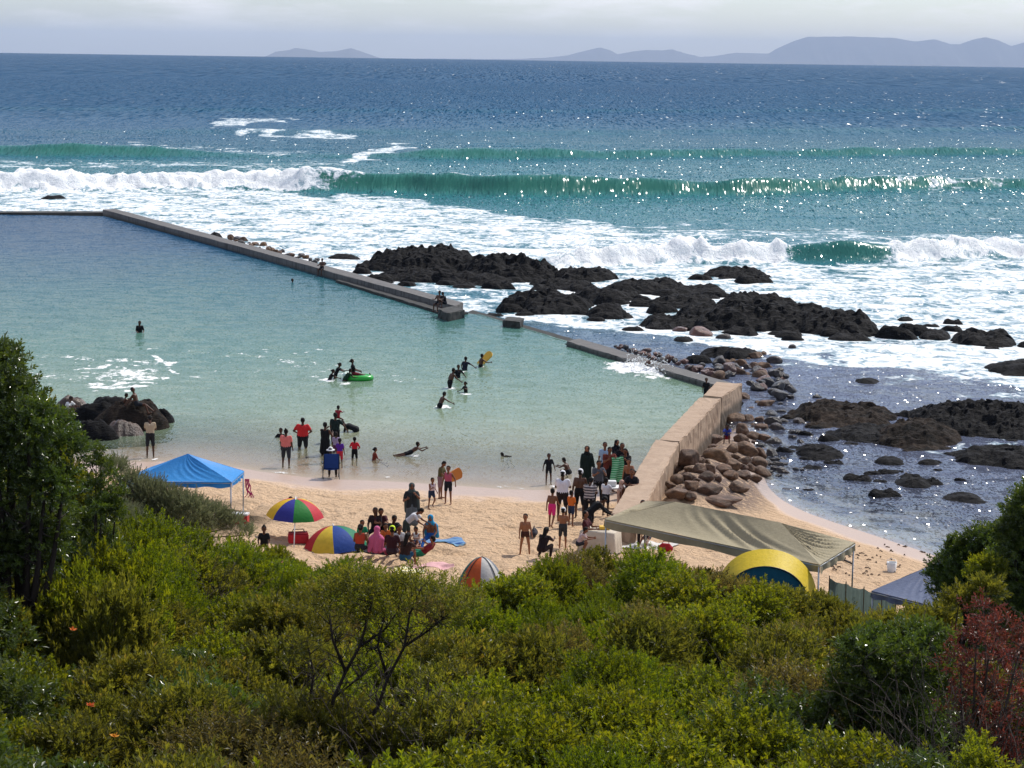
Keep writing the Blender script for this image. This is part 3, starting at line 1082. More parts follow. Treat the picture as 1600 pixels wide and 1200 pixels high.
# ------------------------------------------------------------------ rounded boulders
def mat_boulder(name, stops, wet=False):
    t = NT(name)
    p = t.obj()
    r = t.rnd()
    base = t.ramp(r, stops)
    n = t.noise(t.vm('ADD', p, t.n('CombineXYZ', {0: t.math('MULTIPLY', r, 50)})), 1.8, 7, .65)
    dark = t.n('HueSaturation', {'Value': .38, 'Saturation': 1.05, 'Color': base}).outputs[0]
    base = t.mix(t.mr(n, .35, .65), dark, base)
    n2 = t.noise(p, 9, 4, .7)
    b = t.bump(t.math('ADD', n, t.math('MULTIPLY', n2, .4)), .7, .2)
    return t.done(t.bsdf(base, .32 if wet else .62, b, .5 if wet else .35))


BOULDER_DRY = mat_boulder('brown_sandstone_boulder', [(0, (.13, .070, .040)), (.3, (.21, .112, .058)), (.55, (.165, .092, .058)), (.8, (.26, .145, .072)), (1, (.16, .10, .07))])
BOULDER_WET = mat_boulder('wet_dark_boulder', [(0, (.045, .035, .03)), (.4, (.075, .055, .045)), (.7, (.05, .048, .048)), (1, (.10, .065, .05))], True)
BOULDER_RED = mat_boulder('wet_red_boulder', [(0, (.16, .065, .045)), (.5, (.22, .10, .07)), (1, (.13, .07, .055))], True)


def boulder_mesh(seed):
    bm = bmesh.new()
    bmesh.ops.create_icosphere(bm, subdivisions=4, radius=1)
    V = np.array([v.co[:] for v in bm.verts])
    rs = np.random.RandomState(seed)
    # rounded block: a few soft cutting planes, then low bumps
    r = np.ones(len(V))
    for _ in range(11):
        n = rs.normal(size=3)
        n /= np.linalg.norm(n)
        c = rs.uniform(.58, .95)
        dn = V @ n
        lim = np.where(dn > .05, c / np.maximum(dn, .05), 9)
        k = 16
        r = -np.log(np.exp(-k * r) + np.exp(-k * np.minimum(lim, 3))) / k
    r = r * (1 + .16 * (fbm(V[:, 0] * 1.3 + seed, V[:, 1] * 1.3, V[:, 2] * 1.3, seed, 3) - .5))
    for v, q in zip(bm.verts, r):
        v.co *= float(q)
    me = bpy.data.meshes.new('boulder')
    bm.to_mesh(me)
    bm.free()
    me.polygons.foreach_set('use_smooth', np.ones(len(me.polygons), dtype=bool))
    return me


BOULDERS = [boulder_mesh(40 + i) for i in range(9)]


def put_boulder(i, loc, size, rz, mat, label, group, tilt=(0, 0)):
    me = BOULDERS[i % len(BOULDERS)]
    o = bpy.data.objects.new('boulder', me)
    COL.objects.link(o)
    if not me.materials:
        me.materials.append(mat)
    o.material_slots[0].link = 'OBJECT'
    o.material_slots[0].material = mat
    o.location = loc
    o.scale = size
    o.rotation_euler = (tilt[0], tilt[1], rz)
    return tag(o, label, 'boulder', group)


def build_boulders():
    rnd = random.Random(17)
    # large ones seen singly: px, py of the middle, width px, height px
    own = [
        (1130, 782, 74, 22, 'd', 'long flat boulder lying on pale sand nearest the olive canopy'),
        (1106, 765, 58, 24, 'd', 'broad boulder on sand beside the foot of the sea wall'),
        (1154, 761, 40, 22, 'd', 'smooth oval boulder behind the long flat one'),
        (1058, 770, 46, 24, 'd', 'pale weathered boulder against the lower wall end'),
        (1122, 748, 14, 14, 'd', 'small single boulder alone on the sand'),
        (1180, 748, 26, 16, 'd', 'small dark brown boulder at the edge of wet sand'),
        (1075, 716, 44, 44, 'd', 'big leaning boulder propped against the wall face'),
        (1122, 712, 56, 32, 'd', 'long rounded boulder lying across the middle of the bank'),
        (1166, 702, 46, 30, 'd', 'square shouldered boulder near the water side of the bank'),
        (1116, 684, 36, 28, 'd', 'round boulder that the child in blue leans on'),
        (1020, 547, 36, 20, 'w', 'large dark oval boulder standing behind the ledge'),
        (1093, 568, 44, 24, 'r', 'large shiny reddish boulder wedged behind the ledge'),
        (1062, 563, 30, 18, 'r', 'reddish boulder touching the ledge beside the shiny one'),
        (1128, 576, 28, 16, 'w', 'flat topped pale boulder near the pool corner'),
        (1236, 596, 15, 14, 'w', 'pointed dark boulder alone in the water'),
        (1229, 769, 22, 9, 'w', 'flat black boulder lying at the edge of the sea'),
        (1222, 664, 22, 10, 'w', 'wet dark boulder in clear water off the bank'),
        (1276, 668, 20, 12, 'w', 'black boulder beside a white one in the cove'),
        (1282, 673, 20, 8, 'd', 'pale boulder beside a black one in the cove'),
    ]
    taken = []
    for i, (px, py, w, h, mk, lab) in enumerate(own):
        p = PG(px, py + h * .3)
        k = p.y / F
        loc = (p.x, p.y, max(p.z, -.1) + h * k * .28)
        put_boulder(i, loc, (w * k * .45, w * k * .36, h * k * .47), rnd.uniform(-.3, .3), {'d': BOULDER_DRY, 'w': BOULDER_WET, 'r': BOULDER_RED}[mk], lab, 'large boulders of the bank')
        taken.append((px, py, w * .45))
    # the bank: filled from the wall side outward, closest-packed by size
    poly = [(1126, 612), (1158, 597), (1205, 606), (1226, 650), (1216, 705), (1200, 748), (1168, 752), (1130, 742), (1100, 752), (1075, 780), (1040, 770), (1052, 740), (1072, 712), (1092, 685), (1112, 655)]

    def inside(x, y, q):
        c = False
        for (x0, y0), (x1, y1) in zip(q, q[1:] + q[:1]):
            if (y0 > y) != (y1 > y) and x < (x1 - x0) * (y - y0) / (y1 - y0) + x0:
                c = not c
        return c
    n = 0
    for size in [26, 25, 23, 22, 20, 18, 16, 14, 12, 10, 9]:
        for _ in range(700):
            x, y = rnd.uniform(1035, 1228), rnd.uniform(596, 785)
            if not inside(x, y, poly) or any(math.hypot(x - a, (y - b) * 1.35) < (size + 2 * r) * .335 for a, b, r in taken):
                continue
            if 1122 < x < 1150 and 668 < y < 700:
                continue
            taken.append((x, y, size * .5))
            p = PG(x, y + size * .2)
            k = p.y / F
            w = size * k * rnd.uniform(.50, .66)
            wet = x > 1196 + rnd.uniform(-16, 16)
            put_boulder(rnd.randrange(9), (p.x, p.y, max(p.z, -.1) + w * .32), (w, w * rnd.uniform(.7, .95), w * rnd.uniform(.58, .8)), rnd.uniform(0, 6.3),
                        BOULDER_WET if wet else BOULDER_DRY,
                        'wet dark boulder on the seaward edge of the boulder bank' if wet else 'rounded brown boulder packed into the bank along the sea wall',
                        'wet boulders edging the bank' if wet else 'boulders of the bank', (rnd.uniform(-.3, .3), rnd.uniform(-.3, .3)))
            n += 1
    # narrow strip behind the ledge and round the corner
    for i in range(34):
        u = (i + rnd.uniform(-.3, .3)) / 34
        x = 962 + u * 175
        y = 541 + u * 44 + rnd.uniform(-5, 7) * (.4 + u)
        s = rnd.uniform(11, 24) * (.65 + .5 * u)
        p = P(x, y + s * .2, 0)
        k = p.y / F
        w = s * k * .55
        put_boulder(rnd.randrange(9), (p.x, p.y, w * .35 + .1 * rnd.random()), (w, w * .8, w * rnd.uniform(.55, .8)), rnd.uniform(0, 6.3), BOULDER_RED if rnd.random() < .55 else BOULDER_WET,
                    'wet boulder in the narrow row behind the pool ledge', 'boulders behind the ledge', (rnd.uniform(-.3, .3), rnd.uniform(-.3, .3)))
    for i in range(40):
        x, y = rnd.uniform(1120, 1245), 0
        y = 572 + (x - 1120) * .28 + rnd.uniform(-8, 26)
        s = rnd.uniform(12, 27)
        if 1130 < x < 1165 and y > 592:
            continue
        p = P(x, y, 0)
        k = p.y / F
        w = s * k * .55
        wet = rnd.random() < .7
        put_boulder(rnd.randrange(9), (p.x, p.y, w * .3 + .25 * rnd.random()), (w, w * .8, w * rnd.uniform(.55, .8)), rnd.uniform(0, 6.3), BOULDER_WET if wet else BOULDER_RED,
                    'wet boulder heaped outside the pool corner', 'boulders outside the corner', (rnd.uniform(-.3, .3), rnd.uniform(-.3, .3)))
    # boulders beyond the long wall
    for i in range(30):
        u = (i + rnd.uniform(-.4, .4)) / 30
        x = 358 + u * 150
        y = 377 + u * 38 + rnd.uniform(-4, 3)
        s = rnd.uniform(8, 19) * (1 - .4 * u)
        p = P(x + 4, y, 0)
        k = p.y / F
        w = s * k * .55
        put_boulder(rnd.randrange(9), (p.x, p.y, w * .3), (w, w * .8, w * .75), rnd.uniform(0, 6.3), BOULDER_DRY if rnd.random() < .4 else BOULDER_WET,
                    'boulder in the surf line beyond the long pool wall', 'boulders beyond the long wall')
    # stones in the shallows by the boulder bank
    for i in range(20):
        x, y = rnd.uniform(1200, 1262), rnd.uniform(655, 745)
        s = rnd.uniform(10, 24)
        p = P(x - (y - 655) * .1, y, 0)
        k = p.y / F
        w = s * k * .55
        put_boulder(rnd.randrange(9), (p.x, p.y, w * .12), (w, w * .8, w * .55), rnd.uniform(0, 6.3), BOULDER_WET,
                    'dark boulder awash in clear shallows beside the bank', 'boulders in the shallows')
    # outcrop inside the pool on the left
    for i, (px, py, w, h, mk, lab) in enumerate([
        (110, 632, 44, 26, 'd', 'sunlit brown boulder at the top of the pool outcrop'),
        (150, 640, 72, 34, 'k', 'wide dark slab of the pool outcrop under the sitting children'),
        (200, 648, 92, 46, 'b', 'large brown hump of the pool outcrop below the child in red shorts'),
        (186, 668, 78, 28, 'b', 'smooth brown boulder at the near foot of the pool outcrop'),
        (142, 668, 60, 38, 'k', 'dark boulder behind the person bending in red'),
        (240, 642, 52, 38, 'k', 'black rock at the seaward tip of the pool outcrop'),
        (228, 634, 34, 26, 'k', 'small black rock the teenager sits against'),
        (170, 622, 60, 18, 'k', 'flat dark slab at the back of the pool outcrop')]):
        p = P(px, py + h * .5, POOLZ)
        k = p.y / F
        me = rock_mesh(w * k * .62, w * k * .42, h * k * 1.15, 500 + i * 17, .5, .06)
        me.polygons.foreach_set('use_smooth', np.ones(len(me.polygons), dtype=bool))
        o = link('outcrop_rock', me, {'d': BOULDER_BROWN, 'k': ROCK_BLACK, 'b': ROCK_BROWN if h > 40 else BOULDER_BROWN}[mk])
        o.location = (p.x, p.y + w * k * .25, POOLZ - .12)
        o.rotation_euler = (0, rnd.uniform(-.06, .06), rnd.uniform(-.25, .25))
        tag(o, lab, 'rock', 'rocks of the pool outcrop')


BOULDER_BROWN = mat_boulder('brown_wet_boulder', [(0, (.085, .05, .032)), (.5, (.12, .07, .042)), (1, (.09, .06, .045))], True)
build_boulders()

def remesh(mb, voxel, name, smooth=2):
    me = mb.mesh(name)
    o = bpy.data.objects.new('tmp', me)
    COL.objects.link(o)
    m = o.modifiers.new('r', 'REMESH')
    m.mode = 'VOXEL'
    m.voxel_size = voxel
    m.use_smooth_shade = True
    if smooth:
        s = o.modifiers.new('s', 'SMOOTH')
        s.factor = .5
        s.iterations = smooth
    dg = bpy.context.evaluated_depsgraph_get()
    out = bpy.data.meshes.new_from_object(o.evaluated_get(dg))
    bpy.data.objects.remove(o)
    bpy.data.meshes.remove(me)
    out.name = name
    return out



# ------------------------------------------------------------------ canopies, tents, umbrellas and small beach things
STEEL = plain('#b9bcc0', .35, .8, 'steel_tube')
WHITE = plain('#e9e9e6', .5, 0, 'white_plastic')


def fabric_sheet(name, fn, nu, nv, mat, parent=None, thick=.012):
    """a cloth surface fn(u, v) given real thickness"""
    U, Vv = np.meshgrid(np.linspace(0, 1, nu), np.linspace(0, 1, nv))
    A = np.array([[fn(u, v)[:] for u, v in zip(ru, rv)] for ru, rv in zip(U, Vv)])
    B = A - np.array([0, 0, thick])
    f = grid_faces(nv, nu)
    n = nu * nv
    ring = [r * nu for r in range(nv)] + [(nv - 1) * nu + c for c in range(1, nu)] + [r * nu + nu - 1 for r in range(nv - 2, -1, -1)] + [c for c in range(nu - 2, 0, -1)]
    e = np.array([(a, b, b + n, a + n) for a, b in zip(ring, ring[1:] + ring[:1])])
    me = mesh_np(name, np.concatenate([A.reshape(-1, 3), B.reshape(-1, 3)]), np.concatenate([f, f[:, ::-1] + n, e]), True)
    return link(name, me, mat, parent)


def canopy(name, label, corners, peaks, mat, leg_h, sag=.10, valance=.22, wrinkle=.03, seed=0, post=.022, extra=None):
    """pop-up canopy: four eave corners (near left, near right, far right, far left), one peak or a ridge of two"""
    cs = [Vector(c) for c in corners]
    mid = sum(cs, Vector()) / 4
    base = Vector((mid.x, mid.y, gz(mid.x, mid.y)))
    t = thing(name, label, 'canopy', base)
    cs = [c - base for c in cs]
    pk = [Vector(p) - base for p in peaks]
    pa, pb = pk[0], pk[-1]
    quads = [(cs[0], cs[1], pb, pa), (cs[1], cs[2], pb, pb), (cs[2], cs[3], pa, pb), (cs[3], cs[0], pa, pa)]
    V, Fc = [], []
    nu, nv = 90, 26
    for qi, (a, b, c, d) in enumerate(quads):
        u, v = np.meshgrid(np.linspace(0, 1, nu), np.linspace(0, 1, nv))
        lo = np.array(a)[None, None] * (1 - u)[..., None] + np.array(b)[None, None] * u[..., None]
        hi = np.array(d)[None, None] * (1 - u)[..., None] + np.array(c)[None, None] * u[..., None]
        p = lo * (1 - v)[..., None] + hi * v[..., None]
        # cloth hangs in between ridge poles and eaves; pull folds run from peaks to the eave
        s = -sag * np.sin(np.pi * u) * np.sin(np.pi * np.clip(v, 0, 1)) ** .8 * 1.3
        cc = u + .42 * v + .10 * (vn(u * 3, v * 2, qi, seed) - .5)
        fold = -wrinkle * (np.abs(np.sin(cc * 24)) ** .7 - .5) * np.sin(np.pi * u) ** .7 * (v * (1 - v) * 4) ** .8 * ss(.25, .75, vn(cc * 3.3, v * .6, qi, seed + 2))
        p[..., 2] += s + fold + .02 * (fbm(u * 6, v * 4, qi, seed, 3) - .5)
        off = len(V) * nu * nv
        V.append(p.reshape(-1, 3))
        Fc.append(grid_faces(nv, nu) + off)
    me = mesh_np('roof', np.concatenate(V), np.concatenate(Fc), True)
    link('roof', me, mat, t)
    # valance hanging from the eaves
    V, Fc = [], []
    for qi in range(4):
        a, b = np.array(cs[qi]), np.array(cs[(qi + 1) % 4])
        u, v = np.meshgrid(np.linspace(0, 1, 40), np.linspace(0, 1, 5))
        p = a[None, None] * (1 - u)[..., None] + b[None, None] * u[..., None]
        nrm = np.cross(b - a, [0, 0, 1])
        nrm = nrm / np.linalg.norm(nrm)
        p = p + nrm[None, None] * (.004 + .03 * v * np.sin(u * 30 + qi))[..., None]
        p[..., 2] -= v * valance * (.9 + .1 * np.sin(u * 23)) + .0
        off = len(V) * 200
        V.append(p.reshape(-1, 3))
        Fc.append(grid_faces(5, 40) + off)
    link('valance', mesh_np('valance', np.concatenate(V), np.concatenate(Fc), True), mat, t)
    for c in cs:
        w = c + base
        g = gz(w.x, w.y) - base.z
        i = (-c).normalized() * .04
        MB().tube([(c.x + i.x, c.y + i.y, g - .05), (c.x + i.x, c.y + i.y, c.z - .03)], post, 8).build('leg', STEEL, t, True)
    fr = MB()
    for i in range(4):
        fr.tube([cs[i] - Vector((0, 0, .05)), cs[(i + 1) % 4] - Vector((0, 0, .05))], .014, 6)
        fr.tube([cs[i] - Vector((0, 0, .05)), (pa if i in (0, 3) else pb) - Vector((0, 0, .06))], .012, 6)
    fr.build('frame', STEEL, t)
    return t


def build_canopies():
    blue = cloth('#45a0ea', .5, .25)
    C1, C2 = P(362, 753, 3.25), P(381.5, 736, 3.25)
    L2 = P(222, 735, 3.25)
    L1 = L2 + (C1 - C2)
    pk = PD(293, 709, (C1.y + L2.y) / 2)
    canopy('blue_canopy', 'bright blue pop-up canopy with a low peak beside the grey bushes', [L1, C1, C2, L2], [pk], blue, 2.0, .06, .2, .035, 4)
    # ribbon tied to its corner leg
    p = C2 + Vector((.02, -.05, -.25))
    b = MB()
    rnd = random.Random(3)
    for k in range(5):
        q = [p + Vector((.03 * k, 0, 0)) + Vector((.05 * i * rnd.uniform(-.2, 1.2) * .6, 0, -.12 * i)) for i in range(6)]
        for a0, a1 in zip(q, q[1:]):
            b.add([a0, a0 + Vector((.03, .01, 0)), a1 + Vector((.03, .01, 0)), a1], [(0, 1, 2, 3)])
            b.add([a0 + Vector((0, .008, 0)), a0 + Vector((.03, .018, 0)), a1 + Vector((.03, .018, 0)), a1 + Vector((0, .008, 0))], [(3, 2, 1, 0)])
    tag(b.build('ribbon', cloth('#d8467c', .8)), 'pink ribbons tied to the corner leg of the blue canopy', 'ribbon')
    olive = cloth('#aba083', .7, .15)
    z = 4.0
    L, N, R = P(945, 811, z), P(1281, 882, z), P(1336, 848, z)
    FL = L + (R - N)
    u = N - L
    v = R - N
    m1 = L + u * .25 + v * .5
    m2 = L + u * .745 + v * .5
    canopy('olive_canopy', 'long olive canopy with two peaks spread over the beach end of the wall', [L, N, R, FL], [Vector((m1.x, m1.y, PD(1068, 784, m1.y).z)), Vector((m2.x, m2.y, PD(1228, 817, m2.y).z))], olive, 1.9, .13, .26, .20, 9)
    # low grey-blue shade on the right
    g = cloth('#6f7890', .6, .1)
    A = PD(1362, 923, 52.5)
    B = PD(1475, 951, 50.2)
    Cc = PD(1560, 915, 52.5)
    D = PD(1440, 892, 55)
    pk = PD(1476, 874, 52.8)
    canopy('grey_canopy', 'low grey blue canopy half hidden by the dark bush', [A, B, Cc, D], [pk], g, 1.2, .05, .2, .03, 12)


build_canopies()


def umbrella(label, apex, axis, radius, drop, colours, ground_pt, spin=0.0):
    t = thing('beach_umbrella', label, 'umbrella', ground_pt, 0, 'striped beach umbrellas')
    base = Vector(ground_pt)
    ax = Vector(axis).normalized()
    u = ax.orthogonal().normalized()
    w = ax.cross(u)
    ap = Vector(apex) - base
    for k in range(8):
        V, nr, nc = [], 9, 9
        for r in range(nr):
            q = r / (nr - 1)
            for c in range(nc):
                a = (k + c / (nc - 1)) * math.pi / 4 + spin
                # ribs hold the cloth, it dips in between
                pinch = 1 - .055 * math.sin(math.pi * c / (nc - 1)) * q
                rad = radius * math.sin(q * 1.25) / math.sin(1.25) * pinch
                V.append(ap + (u * math.cos(a) + w * math.sin(a)) * rad - ax * drop * (1 - math.cos(q * 1.35)) / (1 - math.cos(1.35)))
        f = grid_faces(nr, nc)
        me = mesh_np('panel', np.array([p[:] for p in V]), f, True)
        link('panel', me, cloth(colours[k % len(colours)], .6, .3), t)
    MB().tube([(0, 0, -.15), ap + ax * .06], .016, 8).build('pole', WHITE, t, True)
    rb = MB()
    for k in range(8):
        a = k * math.pi / 4 + spin
        pts = [ap + (u * math.cos(a) + w * math.sin(a)) * radius * math.sin(q * 1.25) / math.sin(1.25) - ax * (drop * (1 - math.cos(q * 1.35)) / (1 - math.cos(1.35)) + .012) for q in (0, .25, .5, .75, 1)]
        rb.tube(pts, .006, 5)
    rb.build('ribs', STEEL, t)
    return t


def build_umbrellas():
    ap = PD(462, 779, 66.2)
    gp = PG(459, 858)
    umbrella('rainbow beach umbrella standing upright on its white pole', ap, (.04, -.02, 1), .90, .56, ['#3b3f9e', '#2f8a3c', '#d6404c', '#f2c62a'], gp, math.radians(2))
    gp = PG(540, 862)
    ap = PD(520, 821, gp.y + .35)
    umbrella('tilted beach umbrella with red, yellow and blue panels resting low on the sand', ap, (-.12, .10, 1), 1.02, .76, ['#f2cf45', '#2f53a6', '#2b8a63', '#c9303a'], gp, math.radians(3))


build_umbrellas()


def build_tents():
    # small dome shelter with coloured panels
    c = PG(752, 926)
    c = Vector((PD(752, 926, 57.2).x, 57.2, gz(-.8, 57.2)))
    t = thing('dome_tent', 'small orange and white dome tent at the edge of the bushes', 'tent', c)
    w, d, h = .74, .68, 1.02
    cols = [('#21695f', -1.0, -.72), ('#d4602f', -.72, -.02), ('#d9d4cc', -.02, .74), ('#7b8088', .74, 1.0)]
    for col, a0, a1 in cols:
        nu, nv = 12, 14
        V = []
        for r in range(nv):
            q = r / (nv - 1)
            for k in range(nu):
                a = math.pi * (.5 + .5 * (a0 + (a1 - a0) * k / (nu - 1)))       # round the front
                x, y = -math.cos(a) * w, -math.sin(a) * d
                s = 1 - q ** 1.2
                V.append((x * s, y * s * 1.0 + .12 * q, h * math.sin(q * math.pi / 2) ** .9))
        link('panel', mesh_np('panel', np.array(V), grid_faces(nv, nu), True), cloth(col, .6, .15), t)
    V = []
    for r in range(14):
        q = r / 13
        for k in range(16):
            a = math.pi * k / 15
            s = 1 - q ** 1.2
            V.append((-math.cos(a) * w * s, math.sin(a) * d * s + .12 * q, h * math.sin(q * math.pi / 2) ** .9))
    link('back_panel', mesh_np('back_panel', np.array(V), grid_faces(14, 16)[:, ::-1], True), cloth('#8d9299', .6, .15), t)
    pl = MB()
    for sgn in (-1, 1):
        pl.tube([(sgn * w * (1 - q ** 1.2) * 1.01 * .72, -d * .70 * (1 - q ** 1.2) + .12 * q - .012, h * math.sin(q * math.pi / 2) ** .9 + .008) for q in np.linspace(0, 1, 12)], .012, 6)
    pl.build('pole', plain('#30302e', .5), t)

    # open shelter: yellow brow over a teal body
    w, d, h = 1.30, 1.05, 1.5
    c0 = PD(1197, 935, 53.6)
    c = Vector((c0.x, 53.6, gz(c0.x, 53.6)))
    t = thing('beach_shelter', 'half dome beach shelter with a yellow brow and teal body', 'tent', c, math.radians(-7))
    h = PD(1197, 857, 53.6).z - c.z

    def arch(name, y0, y1, s0, s1, mat):
        V = []
        for r in range(8):
            q = r / 7
            y, s = y0 + (y1 - y0) * q, s0 + (s1 - s0) * q
            for k in range(28):
                a = math.pi * k / 27
                V.append((-math.cos(a) * w * s, y, max(0, math.sin(a)) ** .62 * h * s))
        return link(name, mesh_np(name, np.array(V), grid_faces(8, 28), True), mat, t)
    arch('brow', -.75, -.05, .84, 1.0, cloth('#f0cf35', .55, .2))
    arch('body', -.045, 1.1, .995, .25, cloth('#1c5d78', .6, .1))
    V = [(-math.cos(math.pi * k / 27) * w * .82, -.72, max(0, math.sin(math.pi * k / 27)) ** .62 * h * .82) for k in range(28)]
    b = MB()
    low = [(p[0], p[1] + .02, max(0, p[2] * .0)) for p in V]
    b.add(V + low, [(i, i + 1, i + 29, i + 28) for i in range(27)])
    b.build('front_wall', cloth('#1f6480', .6, .1), t)
    MB().tube([(-math.cos(math.pi * k / 27) * w * .842, -.752, max(0, math.sin(math.pi * k / 27)) ** .62 * h * .842) for k in range(28)], .014, 6).build('pole', plain('#2c2c2c', .5), t)

    # windbreak
    pts = [PD(x, y, dd) for x, y, dd in ((1296, 903, 55.4), (1322, 912, 55.0), (1350, 920, 54.6), (1378, 928, 54.2), (1400, 934, 53.9))]
    g0 = Vector((pts[0].x, pts[0].y, gz(pts[0].x, pts[0].y)))
    t = thing('windbreak', 'low grey green cloth windbreak strung between posts by the olive canopy', 'windbreak', g0)
    n = 60
    V = []
    for r in range(2):
        for k in range(n):
            s = k / (n - 1) * (len(pts) - 1)
            i = min(int(s), len(pts) - 2)
            p = pts[i].lerp(pts[i + 1], s - i) - g0
            V.append((p.x, p.y + .04 * math.sin(k * .9) , p.z - .0 - r * .85 - .05 * math.sin(math.pi * (s - i)) * (1 - r)))
    link('cloth', mesh_np('cloth', np.array(V), grid_faces(2, n), True), cloth('#7f8f86', .8, .3), t)
    for p in pts:
        q = p - g0
        MB().tube([(q.x, q.y, q.z - 1.2), (q.x, q.y, q.z + .06)], .014, 6).build('post', plain('#8a7a62', .7), t)


build_tents()


def towel(name, label, loc, w, l, rz, col, stripes=None, group=None):
    nu, nv = 26, 34
    u, v = np.meshgrid(np.linspace(-.5, .5, nu), np.linspace(-.5, .5, nv))
    c, s = math.cos(rz), math.sin(rz)
    X, Y = loc[0] + (u * w) * c - (v * l) * s, loc[1] + (u * w) * s + (v * l) * c
    Z = ground(X, Y) + .025 + .02 * fbm(u * 6, v * 6, 0, int(loc[0] * 10) % 90, 3)
    base = Vector((loc[0], loc[1], gz(loc[0], loc[1])))
    V = np.stack([X - base.x, Y - base.y, Z - base.z], -1).reshape(-1, 3)
    m = cloth(col, .95)
    if stripes:
        t = NT('striped_towel')
        sx = t.n('SeparateXYZ', {0: t.mapv(t.obj(), (1, 1, 1), (0, 0, -rz))}).outputs[1]
        f = t.math('GREATER_THAN', t.math('FRACT', t.math('MULTIPLY', sx, 7)), .5)
        m = t.done(t.bsdf(t.mix(f, lin(col), lin(stripes)), .95))
    me = mesh_np(name, np.concatenate([V, V - np.array([0, 0, .015])]), np.concatenate([grid_faces(nv, nu), grid_faces(nv, nu)[:, ::-1] + nu * nv]), True)
    o = link(name, me, m)
    o.location = base
    return tag(o, label, 'towel', group)


def build_small_things():
    p = PG(693, 851)
    towel('beach_towel', 'blue and dark patterned towel under the person wrapped in blue', p, 1.3, 1.0, .2, '#24508f', '#7aa0b8')
    p = PG(672, 884)
    towel('beach_towel', 'pale pink towel under the person lying down', p, 1.3, .9, .5, '#d9a9a8')
    p = PG(640, 893)
    towel('beach_towel', 'white and yellow towel spread nearest the bushes below the umbrella group', p, .8, .8, .2, '#e6e0cc', '#d8c66a')
    p = PG(608, 856)
    towel('picnic_blanket', 'dark blanket under the seated umbrella group', p, 2.2, 1.3, .1, '#3b3a45')
    p = PG(1015, 852)
    towel('picnic_blanket', 'white blanket lying in front of the olive canopy', p, 1.6, 1.0, -.5, '#d9d4cc')

    # red cooler bags by the umbrella
    p = PG(466, 849)
    t = thing('cooler_bag', 'red cooler bag lying on sand between the two umbrellas', 'cooler bag', p, .2)
    b = MB()
    b.box((0, 0, .15), (.62, .36, .3))
    bag = b.build('body', cloth('#c52a35', .7), t)
    md = bag.modifiers.new('bev', 'BEVEL'); md.width = .05; md.segments = 3
    MB().box((0, 0, .315), (.58, .33, .03)).build('lid', cloth('#9c1f2a', .7), t)
    MB().tube([(-.2, 0, .33), (-.15, 0, .43), (.15, 0, .43), (.2, 0, .33)], .015, 6).build('handle', plain('#2a2a2a', .6), t)
    p = PG(376, 818)
    t = thing('cooler_box', 'red cooler box at the foot of the blue canopy leg', 'cooler box', p, -.1)
    MB().box((0, 0, .14), (.5, .32, .28)).build('body', plain('#c42a30', .4), t)
    MB().box((0, 0, .31), (.52, .34, .055)).build('lid', plain('#d9d3cc', .4), t)

    for i, (x, y, col, lab) in enumerate(((603, 868, '#20242c', 'black bag on the sand between the pink draped person and the yellow green cap'), (652, 868, '#7a3a2a', 'brown bag beside the person lying on the pink towel'), (834, 838, '#33343c', 'small dark bag alone on the sand near the shirtless boy'), (988, 840, '#b8b2a8', 'pale bag at the left end of the olive canopy'), (1040, 862, '#a8272c', 'red bag in front of the olive canopy'))):
        p = PG(x, y)
        t = thing('bag', lab, 'bag', p, i * .7)
        b = MB()
        b.capsule((-.13, 0, .11), (.13, 0, .11), .11, .12, 10)
        b.capsule((-.10, 0, .20), (.10, 0, .20), .07, .07, 8)
        link('body', remesh(b, .02, 'bag'), cloth(col, .85), t)
        MB().tube([(-.12, 0, .22), (-.08, 0, .33), (.08, 0, .33), (.12, 0, .22)], .012, 6).build('strap', cloth(col, .8), t)

    # folding table with white top at the wall group, beige covered table nearer
    p = PG(960, 792)
    t = thing('folding_table', 'white topped folding table amid the group by the wall', 'table', p, .15)
    MB().box((0, 0, .72), (.95, .6, .035)).build('table_top', WHITE, t)
    for a in (-.42, .42):
        for c in (-.25, .25):
            MB().tube([(a, c, -.05), (a * .95, c * .9, .70)], .014, 6).build('leg', STEEL, t)
    p = PG(938, 862)
    t = thing('covered_table', 'small table under a beige cloth hanging to the sand by the olive canopy corner', 'table', p, -.35)
    b = MB()
    n = 40
    V = []
    for r, (z, s) in enumerate(((.7, .0), (.7, .96), (.68, 1.0), (.35, 1.04), (.02, 1.10))):
        for k in range(n):
            a = 2 * math.pi * k / n
            ca, sa = math.cos(a), math.sin(a)
            q = 1 / max(abs(ca), abs(sa))
            wv = 1 + (.05 * math.sin(k * 2.1) * (r - 1) / 3 if r > 1 else 0)
            V.append((ca * q * .55 * s * wv, sa * q * .38 * s * wv, z))
    f = []
    for r in range(4):
        for k in range(n):
            a, c = r * n + k, r * n + (k + 1) % n
            f.append((a, c, c + n, a + n))
    b.add(V, [q[::-1] for q in f])
    b.build('cloth', cloth('#cfc2ae', .9), t, True)
    for a in (-.4, .4):
        for c in (-.26, .26):
            MB().tube([(a, c, -.03), (a, c, .68)], .02, 6).build('leg', STEEL, t)
    o = MB().box((0, 0, .05), (.34, .24, .10)).build('food_box', plain('#e8b93a', .5))
    md = o.modifiers.new('bev', 'BEVEL'); md.width = .02; md.segments = 2
    o.location = p + Vector((.12, .05, .705))
    tag(o, 'yellow box standing on the beige covered table', 'box')
    o = MB().box((0, 0, .10), (.4, .3, .2)).build('cooler_box', plain('#dcdcd8', .45))
    md = o.modifiers.new('bev', 'BEVEL'); md.width = .03; md.segments = 2
    q = PG(960, 792)
    o.location = q + Vector((-.15, .05, .74))
    tag(o, 'white cooler box on the folding table by the wall', 'cooler box')

